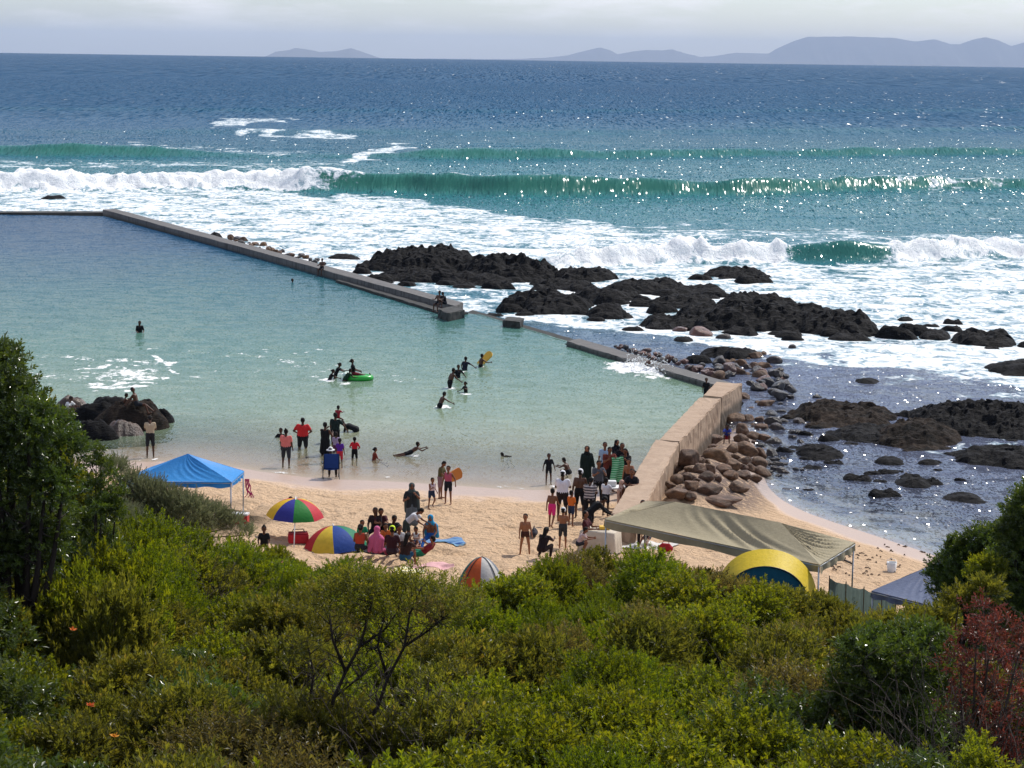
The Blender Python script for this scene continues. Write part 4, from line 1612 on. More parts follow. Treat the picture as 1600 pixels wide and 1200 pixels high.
    # folding chair at the waterline
    p = PG(517, 747)
    t = thing('folding_chair', 'blue folding beach chair at the water edge, its back to the dune', 'chair', p, math.radians(8))
    navy = cloth('#1d3f86', .8, .12)
    fabric_sheet('backrest', lambda u, v: Vector(((u - .5) * .58, -.26 - .16 * v + .03 * math.sin(math.pi * u), .40 + .62 * v)), 10, 10, navy, t)
    fabric_sheet('seat', lambda u, v: Vector(((u - .5) * .56, -.26 + .5 * v, .40 - .03 * math.sin(math.pi * u))), 10, 8, navy, t)
    dk = plain('#2b3036', .4, .6)
    for sgn in (-1, 1):
        MB().tube([(sgn * .3, .26, -.02), (sgn * .3, -.28, .42), (sgn * .29, -.43, 1.03)], .014, 6).build('leg', dk, t)
        MB().tube([(sgn * .31, -.40, -.02), (sgn * .31, .24, .42)], .014, 6).build('leg', dk, t)
        MB().tube([(sgn * .33, .24, .62), (sgn * .33, -.34, .64)], .02, 6).build('armrest', dk, t)

    # float with rider, boards, bucket, wrack
    p = P(560, 593, POOLZ)
    t = thing('inflatable_float', 'bright green inflatable float carrying a seated person in the pool', 'float', p, math.radians(-8))
    g = plain('#2fae3c', .3)
    b = MB()
    ring = [(math.cos(a) * .62, math.sin(a) * .42, .10) for a in np.linspace(0, 2 * math.pi, 33)]
    b.tube(ring, .15, 12, caps=False)
    b.build('tube', g, t, True)
    MB().capsule((-.4, 0, .06), (.4, 0, .06), .18, .18, 10).build('base', plain('#7fd08a', .35), t, True)
    MB().capsule((-.62, -.25, .24), (-.62, .25, .24), .13, .13, 12).build('headrest', plain('#d8efe0', .35), t, True)
    o = MB().box((0, 0, 0), (.6, .36, .28)).build('foam_board', plain('#e5b62c', .5))
    return o


def board(label, loc, rot, col):
    """bodyboard with a rounded nose and square tail"""
    out = []
    for k in range(24):
        a = math.pi * k / 23
        out.append((math.cos(a) * .26, .32 + math.sin(a) * .2))
    out += [(-.22, -.46), (.22, -.46)]
    n = len(out)
    b = MB()
    b.add([(x, y, .03) for x, y in out] + [(x, y, -.03) for x, y in out], [tuple(range(n)), tuple(range(2 * n - 1, n - 1, -1))] + [(i, i + n, (i + 1) % n + n, (i + 1) % n) for i in range(n)])
    o = b.build('bodyboard', plain(col, .45))
    o.location = loc
    o.rotation_euler = rot
    return tag(o, label, 'bodyboard')


fb = build_small_things()
bpy.data.objects.remove(fb)


def build_more_things():
    p = P(757, 568, POOLZ)
    board('yellow bodyboard held by the farthest of the wading children', (p.x, p.y + .05, POOLZ + .22), (math.radians(50), math.radians(20), math.radians(-60)), '#e0aa26')
    p = PG(1393, 893)
    b = MB()
    t = thing('bucket', 'white bucket on the sand beside the grey canopy', 'bucket', p)
    prof = [(.13, 0), (.16, .3), (.145, .3), (.12, .03)]
    n = 24
    V = [(r * math.cos(2 * math.pi * k / n), r * math.sin(2 * math.pi * k / n), z) for r, z in prof for k in range(n)]
    f = [(i * n + k, i * n + (k + 1) % n, (i + 1) * n + (k + 1) % n, (i + 1) * n + k) for i in range(3) for k in range(n)]
    b.add(V, f)
    b.build('body', WHITE, t, True)
    MB().tube([(-.16, 0, .28), (-.12, .1, .36), (0, .14, .38), (.12, .1, .36), (.16, 0, .28)], .006, 6).build('handle', STEEL, t)
    # kelp stem and wrack on the right beach
    km = plain('#2a1c12', .7)
    pts = []
    for i in range(16):
        u = i / 15
        q = PG(1258 + u * 74, 869 + 12 * u + 3.5 * math.sin(u * 7))
        pts.append(q + Vector((0, 0, .05)))
    b = MB().tube(pts, [.055 - .025 * i / 15 for i in range(16)], 8)
    rnd = random.Random(2)
    tag(b.build('kelp', km, None, True), 'long dark kelp stem washed up on the pale sand', 'kelp')
    b = MB()
    q = PG(1243, 868)
    for k in range(9):
        a = rnd.uniform(0, 6.3)
        r0 = q + Vector((rnd.uniform(-.15, .15), rnd.uniform(-.15, .15), .04))
        b.tube([r0, r0 + Vector((math.cos(a) * .2, math.sin(a) * .2, .06)), r0 + Vector((math.cos(a) * .4, math.sin(a) * .35, .0))], [.035, .03, .012], 6)
    tag(b.build('kelp', km, None, True), 'small tangled kelp clump left of the kelp stem', 'kelp')
    # wrack line
    t = NT('drift_weed')
    wm = t.done(t.bsdf(t.mix(t.rnd(), lin((.06, .035, .02)), lin((.16, .09, .05))), .8))
    b = MB()
    for k in range(420):
        u = rnd.random()
        x, y = 1340 + u * 105 + rnd.gauss(0, 9), 795 + u * 60 + rnd.gauss(0, 6)
        if rnd.random() < .25:
            x, y = rnd.uniform(1180, 1420), rnd.uniform(850, 900)
        q = PG(x, y)
        if q.z < .02:
            continue
        a = rnd.uniform(0, 6.3)
        l = rnd.uniform(.05, .22)
        b.tube([q + Vector((0, 0, .01)), q + Vector((math.cos(a) * l * .5, math.sin(a) * l * .5, .04)), q + Vector((math.cos(a) * l, math.sin(a) * l, .01))], [.02, .022, .008], 5)
    o = b.build('wrack', wm)
    o['kind'] = 'stuff'
    o['label'] = 'dark weed and shell debris strewn along the right beach'


build_more_things()

# ------------------------------------------------------------------ people
_SK = {}


def mat_skin(col):
    if col not in _SK:
        t = NT('skin')
        n = t.noise(t.obj(), 6, 3)
        c = lin(col)
        t_ = t.bsdf(t.mix(n, tuple(x * .8 for x in c[:3]) + (1,), c), .5, None, .35)
        _SK[col] = t.done(t_)
    return _SK[col]


EYE = plain('#140d0a', .3, 0, 'eye')
LIP = plain('#5a2a24', .5, 0, 'lip')


def limb_dir(flex, ab, side):
    f, a = math.radians(flex), math.radians(ab)
    return Vector((side * math.sin(a), math.sin(f) * math.cos(a), -math.cos(f) * math.cos(a)))


POSES = {
    'stand': {},
    'ease': dict(L=(4, 5, 6), R=(-3, 5, 2), AL=(10, 12, 14, 0), AR=(4, 12, 10, 0)),
    'hips': dict(AL=(-10, 38, 60, 75), AR=(-10, 38, 60, 75)),
    'fold': dict(AL=(28, 14, 75, 50), AR=(28, 14, 75, 50)),
    'look': dict(lean=6, head=32, AL=(25, 10, 50, 35), AR=(25, 10, 50, 35)),
    'phone': dict(head=14, AL=(45, 14, 85, 30), AR=(40, 14, 80, 30)),
    'walk': dict(L=(22, 3, 8), R=(-20, 3, 14), AL=(-18, 10, 20, 0), AR=(24, 10, 25, 0), lean=4),
    'run': dict(L=(42, 4, 40), R=(-22, 4, 62), AL=(-25, 12, 75, 0), AR=(35, 12, 80, 10), lean=10),
    'wide': dict(L=(4, 14, 4), R=(-4, 14, 4), AL=(0, 30, 12, 0), AR=(0, 30, 12, 0)),
    'wade': dict(L=(8, 6, 10), R=(-6, 6, 10), AL=(10, 40, 25, 0), AR=(14, 40, 25, 0), lean=8),
    'reach': dict(L=(12, 6, 10), R=(-12, 6, 10), AL=(-12, 30, 40, 0), AR=(62, 30, 10, 0), lean=24),
    'wave': dict(AL=(40, 60, 70, 0), AR=(30, 30, 30, 0), lean=6),
    'bend': dict(lean=78, L=(12, 8, 4), R=(-2, 8, 4), AL=(12, 8, 8, 0), AR=(4, 8, 8, 0), head=-10),
    'stoop': dict(lean=48, L=(14, 6, 8), R=(-6, 6, 6), AL=(42, 8, 20, 0), AR=(36, 8, 25, 0), head=10),
    'squat': dict(lean=28, L=(105, 14, 128), R=(105, 14, 128), AL=(55, 8, 40, 20), AR=(55, 8, 40, 20)),
    'sitg': dict(lean=8, L=(84, 10, 12), R=(84, 10, 30), AL=(20, 16, 40, 20), AR=(20, 16, 40, 20)),
    'knees': dict(lean=14, L=(118, 6, 112), R=(118, 6, 112), AL=(60, 10, 40, 25), AR=(60, 10, 40, 25), head=10),
    'lean_sit': dict(lean=-16, L=(80, 8, 30), R=(92, 8, 70), AL=(-40, 14, 5, 0), AR=(-40, 14, 5, 0)),
    'sitc': dict(lean=-4, L=(84, 6, 84), R=(84, 6, 84), AL=(35, 12, 60, 10), AR=(35, 12, 60, 10)),
    'float_sit': dict(lean=-6, L=(84, 8, 6), R=(86, 8, 10), AL=(30, 14, 40, 10), AR=(30, 14, 40, 10)),
    'crawl': dict(lean=84, L=(40, 8, 70), R=(10, 8, 60), AL=(4, 8, 6, 0), AR=(-6, 8, 6, 0), head=-40),
    'prone': dict(lean=80, L=(-78, 6, 4), R=(-76, 6, 4), AL=(70, 20, 30, 0), AR=(60, 30, 60, 0), head=-62),
    'lie': dict(lean=-80, L=(86, 8, 20), R=(92, 8, 50), AL=(70, 20, 20, 0), AR=(60, 40, 50, 0), head=60),
    'swim': dict(lean=40, L=(-30, 6, 10), R=(-10, 6, 10), AL=(120, 40, 30, 0), AR=(40, 40, 40, 0), head=-20),
    'carry': dict(AL=(60, 12, 80, 40), AR=(20, 22, 95, 30)),
    'piggy': dict(lean=12, L=(60, 30, 70), R=(60, 30, 70), AL=(60, 20, 30, 10), AR=(60, 20, 30, 10)),
}


def person(label, loc, h, face, pose, skin='#6b432d', wear=(), hair='#17120f', hairlen=0, fat=1.0, sink=0.0, group=None, mods=None, lift=0.0, head_turn=0.0):
    """one figure from a jointed pose; face is the heading in degrees (0 looks away to sea, 180 towards the dune)"""
    p = dict(lean=0, head=0, L=(0, 4, 0), R=(0, 4, 0), AL=(5, 12, 10, 0), AR=(5, 12, 10, 0))
    p.update(POSES[pose])
    p.update(mods or {})
    s = h / 1.75
    kid = s < .86
    hs = s ** .55                    # heads of children are relatively larger
    w = fat
    ln = math.radians(p['lean'])
    up = Vector((0, math.sin(ln), math.cos(ln)))
    fwd = Vector((0, math.cos(ln), -math.sin(ln)))
    pel = Vector((0, 0, 0))
    waist = pel + up * .14 * s
    chest = pel + up * .36 * s
    neck = pel + up * .515 * s
    hd = ln + math.radians(p['head'])
    hup = Vector((0, math.sin(hd), math.cos(hd)))
    hfw = Vector((0, math.cos(hd), -math.sin(hd)))
    if head_turn:
        hfw = Matrix.Rotation(math.radians(head_turn), 3, hup) @ hfw
    head = neck + hup * (.075 * s + .085 * hs)
    caps = []                        # a, b, ra, rb, tag

    def cap(a, b, ra, rb, tg):
        caps.append((Vector(a), Vector(b), ra, rb, tg))
    X = Vector((1, 0, 0))
    sh = .165 * s * (.5 + .5 * w)
    for q in (-1, 1):
        cap(pel + X * q * .065 * s * w, waist + X * q * .055 * s * w, .108 * s * w, .092 * s * w, 'hip')
        cap(waist + X * q * .055 * s * w, chest + X * q * .075 * s * w, .092 * s * w, .105 * s * (.4 + .6 * w), 'torso')
        cap(chest + X * q * .075 * s, neck + X * q * (sh - .05 * s) - up * .075 * s, .105 * s * (.4 + .6 * w), .062 * s, 'torso')
    cap(neck - up * .05 * s, head - hup * .03 * hs, .056 * s * (.8 + .2 * w), .050 * hs, 'neck')
    cap(head - hup * .035 * hs + hfw * .012 * hs, head + hup * .03 * hs, .074 * hs, .088 * hs, 'head')
    cap(head - hup * .065 * hs + hfw * .035 * hs, head - hup * .03 * hs + hfw * .04 * hs, .040 * hs, .045 * hs, 'head')
    cap(head + hfw * .088 * hs - hup * .002 * hs, head + hfw * .100 * hs - hup * .026 * hs, .011 * hs, .017 * hs, 'head')
    side = hup.cross(hfw)
    for q in (-1, 1):
        cap(head + side * q * .082 * hs + hup * .01 * hs, head + side * q * .086 * hs - hup * .022 * hs, .017 * hs, .013 * hs, 'head')
    hands, feet = [], []
    low = -.11 * s * w
    for q, kl, ka in ((-1, 'L', 'AL'), (1, 'R', 'AR')):
        f, ab, k = p[kl]
        hip = pel + X * q * .088 * s * (.4 + .6 * w) - up * .03 * s
        td = limb_dir(f, ab, q)
        kn = hip + td * .425 * s
        sd = limb_dir(f - k, ab * .35, q)
        an = kn + sd * .405 * s
        cap(hip, kn, .082 * s * (.3 + .7 * w), .055 * s * (.5 + .5 * w), 'thigh')
        cap(kn, an, .053 * s * (.5 + .5 * w), .035 * s, 'shin')
        fd = limb_dir(f - k + 88, ab * .3, q)
        ft = an + sd * .045 * s
        cap(ft - fd * .03 * s, ft + fd * .15 * s, .036 * s, .028 * s, 'foot')
        low = min(low, ft.z - .034 * s, (ft + fd * .15 * s).z - .028 * s, kn.z - .055 * s)
        f, ab, e, inn = p[ka]
        shd = neck + X * q * sh - up * .065 * s
        ud = limb_dir(f, ab, q)
        el = shd + ud * .285 * s
        fd = limb_dir(f + e, ab * .5, q)
        if inn:
            fd = (fd - X * q * math.sin(math.radians(inn)) * 1.1).normalized()
        wr = el + fd * .245 * s
        cap(shd, el, .052 * s * (.4 + .6 * w), .040 * s * (.5 + .5 * w), 'uarm')
        cap(el, wr, .040 * s * (.6 + .4 * w), .026 * s, 'farm')
        pe = wr + fd * .085 * s
        cap(wr, pe, .026 * s, .032 * s, 'hand')
        cap(wr + X * q * 0 + fd * .02 * s, pe + fd * .0, .030 * s, .030 * s, 'hand')
        hands.append((q, wr, pe, fd))
        low = min(low, pe.z - .10 * s) if p['lean'] > 70 else low
    dz = -low
    if not isinstance(loc, Vector):
        loc = Vector(loc)
    root = thing('person', label, 'person', (loc.x, loc.y, loc.z - sink + lift), math.radians(-face), group)
    off = Vector((0, 0, dz))

    def blob(tags, grow, voxel, name, extra=None, smooth=2, limit=None):
        b = MB()
        for a, c, ra, rb, tg in caps:
            if tg in tags:
                g = tags[tg] if isinstance(tags, dict) else 1
                cc = a.lerp(c, g)
                b.capsule(a + off, cc + off, ra + grow, ra + (rb - ra) * g + grow, 10)
        for e in (extra or []):
            b.capsule(e[0] + off, e[1] + off, e[2], e[3], 12)
        return remesh(b, voxel, name, smooth)
    # body ------------------------------------------------------------
    me = blob({k: 1 for k in ('hip', 'torso', 'neck', 'head', 'thigh', 'shin', 'foot', 'uarm', 'farm', 'hand')}, 0, .0165 * max(.8, s), 'body')
    nb = len(me.polygons)
    fing = MB()
    for q, wr, pe, fd in hands:
        sdv = X * q if abs(fd.x) < .8 else Vector((0, 0, 1))
        sdv = (sdv - fd * sdv.dot(fd)).normalized()
        acr = fd.cross(sdv).normalized()          # across the knuckles
        curl = sdv * -1
        for i, (o_, l) in enumerate(((-.027, .066), (-.009, .076), (.009, .072), (.026, .056))):
            b0 = pe - fd * .012 * s + acr * o_ * s
            m1 = b0 + (fd * .8 + curl * .18 + acr * o_ * 3).normalized() * l * .55 * s
            m2 = m1 + (fd * .75 + curl * .6).normalized() * l * .5 * s
            fing.tube([b0 + off, m1 + off, m2 + off], [.0095 * s, .0088 * s, .0065 * s], 6)
        b0 = wr + fd * .03 * s - acr * .024 * s
        fing.tube([b0 + off, b0 + (fd * .6 - acr * .75) * .045 * s + off, b0 + (fd * 1.25 - acr * .95) * .06 * s + off], [.012 * s, .0105 * s, .007 * s], 6)
    bm = bmesh.new()
    bm.from_mesh(me)
    bm.from_mesh(fing.mesh('f', True))
    bm.to_mesh(me)
    bm.free()
    me.polygons.foreach_set('use_smooth', np.ones(len(me.polygons), dtype=bool))
    me.materials.append(mat_skin(skin))
    me.materials.append(EYE)
    me.materials.append(LIP)
    cen = np.zeros(len(me.polygons) * 3)
    me.polygons.foreach_get('center', cen)
    cen = cen.reshape(-1, 3) - np.array(off)
    mi = np.zeros(len(me.polygons), dtype=np.int32)
    for q in (-1, 1):
        ep = np.array(head + hfw * .083 * hs + side * q * .031 * hs + hup * .006 * hs)
        mi[np.linalg.norm(cen - ep, axis=1) < .015 * hs] = 1
    lp = np.array(head + hfw * .088 * hs - hup * .052 * hs)
    dd = cen - lp
    mi[(np.abs(dd @ np.array(side)) < .022 * hs) & (np.abs(dd @ np.array(hup)) < .010 * hs) & (np.linalg.norm(dd, axis=1) < .03 * hs)] = 2
    me.polygons.foreach_set('material_index', mi)
    link('body', me, None, root)
    # hair ------------------------------------------------------------
    covered = any(g[0] in ('hood', 'cap', 'hat', 'shawl', 'towelhood') for g in wear)
    if hair and not any(g[0] in ('hood', 'shawl', 'towelhood') for g in wear):
        b = MB()
        hc = head - hfw * .016 * hs + hup * .014 * hs
        b.capsule(hc - hup * .03 * hs - hfw * .012 * hs + off, hc + hup * .022 * hs + off, .078 * hs, .094 * hs, 14)
        if hairlen == 1:             # tied back
            b.capsule(hc - hfw * .09 * hs + off, hc - hfw * .12 * hs - hup * .03 * hs + off, .04 * hs, .035 * hs, 10)
        if hairlen == 2:             # down to the shoulders
            b.capsule(hc - hfw * .05 * hs + off, neck - fwd * .07 * s - up * .03 * s + off, .075 * hs, .06 * hs, 12)
            b.capsule(neck - fwd * .07 * s - up * .03 * s + off, neck - fwd * .10 * s - up * .14 * s + off, .06 * hs, .045 * hs, 12)
        if hairlen == 3:             # bun
            b.capsule(hc + hup * .10 * hs - hfw * .03 * hs + off, hc + hup * .115 * hs - hfw * .03 * hs + off, .045 * hs, .04 * hs, 10)
        hm = remesh(b, .018 * max(.8, s), 'hair')
        link('hair', hm, cloth(hair, .75, 0, 'hair'), root)
    # clothes -----------------------------------------------------------
    kneemid = sum(((c[1]) for c in caps if c[4] == 'thigh'), Vector()) / 2
    ankmid = sum(((c[1]) for c in caps if c[4] == 'shin'), Vector()) / 2
    for g in wear:
        kind, col = g[0], g[1]
        m = cloth(col, .85)
        vx = .02 * max(.8, s)
        if kind == 'shirt':
            link('shirt', blob({'torso': 1, 'hip': .75, 'uarm': .62}, .016 * s, vx, 'shirt', [(pel + up * .02 * s + X * q * .06 * s * w, waist + X * q * .06 * s * w, .118 * s * w, .11 * s * w) for q in (-1, 1)]), g[2] if len(g) > 2 else m, root)
        elif kind == 'longshirt':
            link('shirt', blob({'torso': 1, 'hip': 1, 'uarm': 1, 'farm': .9, 'thigh': .12}, .017 * s, vx, 'shirt'), m, root)
        elif kind == 'vest':
            link('top', blob({'torso': .93, 'hip': .6}, .012 * s, vx, 'top'), m, root)
        elif kind == 'bra':
            b = [(chest + X * q * .075 * s - up * .02 * s, chest + X * q * .075 * s + up * .05 * s, .112 * s * (.4 + .6 * w), .108 * s * (.4 + .6 * w)) for q in (-1, 1)]
            link('top', blob({}, 0, vx, 'top', b), m, root)
        elif kind == 'shorts':
            link('shorts', blob({'hip': .55, 'thigh': g[2] if len(g) > 2 else .62}, .018 * s, vx, 'shorts'), m, root)
        elif kind == 'brief':
            link('shorts', blob({'hip': .4, 'thigh': .16}, .012 * s, vx, 'shorts'), m, root)
        elif kind == 'trousers':
            link('trousers', blob({'hip': .6, 'thigh': 1, 'shin': .9}, .016 * s, vx, 'trousers'), m, root)
        elif kind == 'suit':
            link('swimsuit', blob({'hip': 1, 'torso': 1, 'uarm': .8, 'thigh': .55}, .011 * s, vx, 'swimsuit'), m, root)
        elif kind == 'skirt':
            ln_ = g[2] if len(g) > 2 else 1.0
            tip = pel.lerp(kneemid, ln_)
            ex = [(pel + up * .05 * s + X * q * .05 * s, tip + X * q * .09 * s * w, .115 * s * w, .125 * s * w) for q in (-1, 1)]
            link('skirt', blob({'hip': .5}, .014 * s, vx, 'skirt', ex), m, root)
        elif kind == 'robe':
            ln_ = g[2] if len(g) > 2 else .9
            tip = kneemid.lerp(ankmid, ln_)
            ex = [(pel + X * q * .05 * s, tip + X * q * .09 * s, .125 * s * w, .13 * s * w) for q in (-1, 1)]
            link('robe', blob({'hip': 1, 'torso': 1, 'uarm': 1, 'farm': .85}, .024 * s, vx, 'robe', ex), m, root)
        elif kind == 'hood':
            ex = [(head - hfw * .022 * hs - hup * .02 * hs, head - hfw * .02 * hs + hup * .022 * hs, .094 * hs, .106 * hs), (head - hfw * .05 * hs - hup * .05 * hs, neck - fwd * .03 * s, .085 * hs, .10 * s)]
            ex += [(neck + X * q * .02 * s, neck + X * q * .12 * s - up * .10 * s, .095 * s, .085 * s) for q in (-1, 1)]
            link('headscarf', blob({}, 0, vx, 'headscarf', ex), m, root)
        elif kind in ('shawl', 'towelhood', 'cape'):
            ex = []
            if kind != 'cape':
                ex += [(head - hfw * .022 * hs - hup * .02 * hs, head - hfw * .02 * hs + hup * .022 * hs, .096 * hs, .108 * hs), (head - hfw * .05 * hs - hup * .05 * hs, neck - fwd * .04 * s, .09 * hs, .12 * s)]
            ln_ = g[2] if len(g) > 2 else .35
            dn = Vector((0, 0, -1)) if p['lean'] < 30 else -up
            for q in (-1, 1):
                ex += [(neck + X * q * .10 * s - up * .08 * s - fwd * .03 * s, chest + X * q * .17 * s - fwd * .04 * s, .10 * s, .11 * s),
                       (chest + X * q * .15 * s - fwd * .05 * s, pel + X * q * (.17 if q > 0 else .23) * s + dn * ln_ * s * (1 if q > 0 else 1.25) - fwd * .06 * s, .12 * s, .075 * s)]
            ex += [(neck - fwd * .06 * s - up * .06 * s, pel - fwd * .07 * s + dn * ln_ * s, .11 * s, .10 * s)]
            link('towel' if kind != 'shawl' else 'shawl', blob({}, 0, vx, 'drape', ex), m, root)
        elif kind in ('cap', 'hat'):
            b = MB()
            hc = head + hup * .035 * hs
            b.capsule(hc - hup * .01 * hs + off, hc + hup * .012 * hs + off, .104 * hs, .098 * hs, 16)
            if kind == 'cap':
                b.capsule(hc + hfw * .07 * hs - hup * .01 * hs + off + side * .03 * hs, hc + hfw * .165 * hs - hup * .022 * hs + off + side * .015 * hs, .02, .018, 8)
                b.capsule(hc + hfw * .07 * hs - hup * .01 * hs + off - side * .03 * hs, hc + hfw * .165 * hs - hup * .022 * hs + off - side * .015 * hs, .02, .018, 8)
            else:
                for k in range(16):
                    a = 2 * math.pi * k / 16
                    d = hfw * math.cos(a) + side * math.sin(a)
                    b.capsule(hc + d * .07 * hs - hup * .015 * hs + off, hc + d * .165 * hs - hup * .03 * hs + off, .02, .018, 8)
            hm = remesh(b, .012, 'headwear', 1)
            link('cap' if kind == 'cap' else 'hat', hm, m, root)
    return root


def striped(c1, c2):
    t = NT('striped_shirt')
    z = t.n('SeparateXYZ', {0: t.obj()}).outputs[2]
    f = t.math('GREATER_THAN', t.math('FRACT', t.math('MULTIPLY', z, 11)), .42)
    return t.done(t.bsdf(t.mix(f, lin(c1), lin(c2)), .85))


DK, MD, LT = '#553625', '#7a4d34', '#996546'


def build_people():
    Wp = lambda x, y: P(x, y, POOLZ)              # a figure wading: the water line at a pixel
    # at the left outcrop
    person('person in pale shirt and long dark shorts standing in shallow water beside the pool outcrop', PG(235, 715), 1.74, -8, 'look', DK, [('shirt', '#b7a489'), ('shorts', '#26272b', .9)], mods=dict(AL=(30, 10, 60, 30)))
    person('child in red shorts sitting on the big brown rock of the outcrop', P(193, 640, 1.2), 1.2, 70, 'knees', DK, [('shorts', '#c22a2e')], lift=-.05)
    person('shirtless teenager in dark shorts propped on one arm on the outcrop', P(214, 644, 1.2), 1.6, 95, 'lean_sit', DK, [('shorts', '#23262c')], lift=-.05)
    person('person in red shirt bending down at the foot of the outcrop', PG(168, 688), 1.6, 80, 'stoop', DK, [('shirt', '#a3262c'), ('trousers', '#22252e')])
    person('person with white top crouching among the outcrop rocks', P(104, 654, .9), 1.5, 120, 'squat', DK, [('shirt', '#e2e2e0'), ('shorts', '#3a3d44')])
    person('child in dark blue crouching in front of the outcrop', PG(152, 692), 1.2, 60, 'squat', DK, [('shirt', '#39404e'), ('shorts', '#1d1f26')])
    # far water
    person('lone dark haired bather standing waist deep out in the pool', Wp(218, 519), 1.65, 160, 'wade', DK, [('suit', '#15171b')], hairlen=2, sink=.98, mods=dict(AL=(20, 14, 40, 30), AR=(20, 14, 40, 30)))
    person('swimmer far out with only the head above water near the long wall', Wp(457, 441), 1.6, 90, 'stand', DK, [('shorts', '#1d1f26')], sink=1.32)
    person('lone person sitting midway along the long pool wall', P(503, 421, .95), 1.6, -160, 'sitc', DK, [('shorts', '#22242a')], lift=-.42)
    person('shirtless person sitting upright at the end of the long wall', P(686, 476, .98), 1.7, -150, 'sitc', DK, [('shorts', '#1e2026')], lift=-.42)
    person('person sitting hunched at the end of the long wall', P(695, 480, .98), 1.55, -130, 'knees', DK, [('shirt', '#1d1d22'), ('shorts', '#24262e')])
    person('swimmer in splashing white water beside the low ledge', Wp(1007, 578), 1.5, 60, 'swim', DK, [('shorts', '#202228')], sink=.72)
    person('child with dark top standing behind the step of the sea wall', P(1103, 622, .75), 1.2, 180, 'stand', DK, [('shirt', '#16171b'), ('shorts', '#1d1f26')], sink=.25)
    person('child in blue top sitting among brown boulders', P(1136, 694, 1.3), 1.25, -170, 'knees', DK, [('shirt', '#2f3f8e'), ('shorts', '#8e1f33')], lift=.05)
    # float riders
    p = P(556, 593, POOLZ)
    person('person in black sitting on the green float with legs out', p + Vector((-.12, .05, .12)), 1.6, 82, 'float_sit', DK, [('shirt', '#15161a'), ('shorts', '#7a2030')], hairlen=1)
    person('child behind the green float, leaning forward in the water', Wp(514, 593), 1.35, 80, 'reach', DK, [('shirt', '#101114')], sink=.80, hairlen=1)
    person('child pushing the green float with both arms', Wp(524, 591), 1.45, 85, 'reach', DK, [('shirt', '#17171b')], sink=.62, hairlen=1, mods=dict(AL=(60, 20, 20, 0)))
    person('child low in the water holding the near side of the green float', Wp(539, 595), 1.3, 60, 'swim', DK, [('shirt', '#13331f')], sink=.62, mods=dict(AL=(70, 20, 20, 0)))
    # wading children in a line
    person('wading child holding the yellow bodyboard', Wp(751, 573), 1.45, 60, 'wade', DK, [('shorts', '#1c1d22')], sink=.78, mods=dict(AR=(50, 30, 40, 0)))
    person('wading child in dark blue reaching an arm toward the bodyboard', Wp(726, 578), 1.5, 40, 'wade', DK, [('shirt', '#1b2130')], sink=.82, mods=dict(AR=(40, 62, 5, 0)))
    person('wading child standing behind the leaning swimmer', Wp(715, 590), 1.5, 150, 'wade', DK, [('suit', '#14151a')], sink=.84)
    person('teenager leaning forward through knee deep water', Wp(703, 606), 1.6, 60, 'reach', DK, [('shorts', '#141519')], sink=.60, mods=dict(lean=18, AR=(35, 20, 20, 0)))
    person('small child raising one arm in the water', Wp(728, 613), 1.2, -120, 'wave', DK, [('shirt', '#131418')], sink=.68, hairlen=1)
    person('shirtless boy striding through the water with one arm out', Wp(687, 637), 1.5, 62, 'reach', DK, [('shorts', '#121317')], sink=.72, mods=dict(AR=(50, 45, 10, 0)))
    # shallow group
    person('person in water behind the one in pink, only head and shoulders showing', Wp(440, 683), 1.5, 200, 'wade', DK, [('suit', '#141519')], hairlen=1, sink=1.10)
    person('person in pink shirt and dark leggings at the water edge', PG(447, 731), 1.56, 12, 'ease', DK, [('shirt', '#e07a72'), ('shorts', '#33343a', .98)], fat=1.35, hairlen=3)
    person('broad person in red shirt and black shorts with hands on hips', PG(473, 716), 1.72, 5, 'hips', DK, [('shirt', '#d23131'), ('shorts', '#202126', .85)], fat=1.4)
    person('person in black dress standing in the shallows holding an arm across', PG(508, 724), 1.72, 20, 'carry', DK, [('vest', '#17171b'), ('skirt', '#141418', .95)], hairlen=1, fat=1.15)
    q = PG(523, 706)
    q = P(524, 690, POOLZ)
    person('person in black standing deeper with a child on the shoulders', q, 1.72, 15, 'ease', DK, [('shirt', '#1b2a28'), ('shorts', '#131316', .9)], hairlen=1, sink=.48, fat=1.1, mods=dict(AR=(20, 40, 10, 0)))
    person('small child in red top riding on another person in the shallows', q + Vector((.08, .12, 0)), 1.0, 15, 'piggy', DK, [('shirt', '#9c2a34')], lift=.62)
    person('person in dark wetsuit bent over in the shallows', PG(556, 702), 1.68, -80, 'bend', DK, [('suit', '#16181c')], fat=1.15, mods=dict(lean=70))
    person('child in purple and red swimwear behind the blue chair', PG(531, 731), 1.2, 10, 'stand', DK, [('shirt', '#5c2a94'), ('shorts', '#c42a3a', .8)], hairlen=1)
    person('child in pale lilac top standing close behind the one in purple', PG(525, 722), 1.25, 15, 'stand', DK, [('shirt', '#b9a3c0'), ('shorts', '#6a3a55')], hairlen=1)
    person('child in red swimsuit standing alone in the shallows', PG(554, 728), 1.18, 10, 'wide', DK, [('suit', '#cb2430'), ('shorts', '#16161a', .9)], mods=dict(AL=(10, 30, 50, 40), AR=(10, 30, 50, 40), L=(0, 5, 0), R=(0, 5, 0)))
    person('child in brown swimsuit sitting at the water edge', PG(584, 730), 1.2, 70, 'sitg', MD, [('suit', '#7a2f22')], hairlen=1)
    person('child lying in shallow water, head raised', Wp(641, 712), 1.3, 75, 'prone', DK, [('shorts', '#15161a')], sink=.14, mods=dict(lean=58))
    person('person with white hat seated low in the blue folding chair', PG(517, 747) + Vector((0, -.05, 0)), 1.6, 6, 'sitc', DK, [('hat', '#ececea'), ('shirt', '#28324a'), ('trousers', '#2b2118')], lift=-.02)
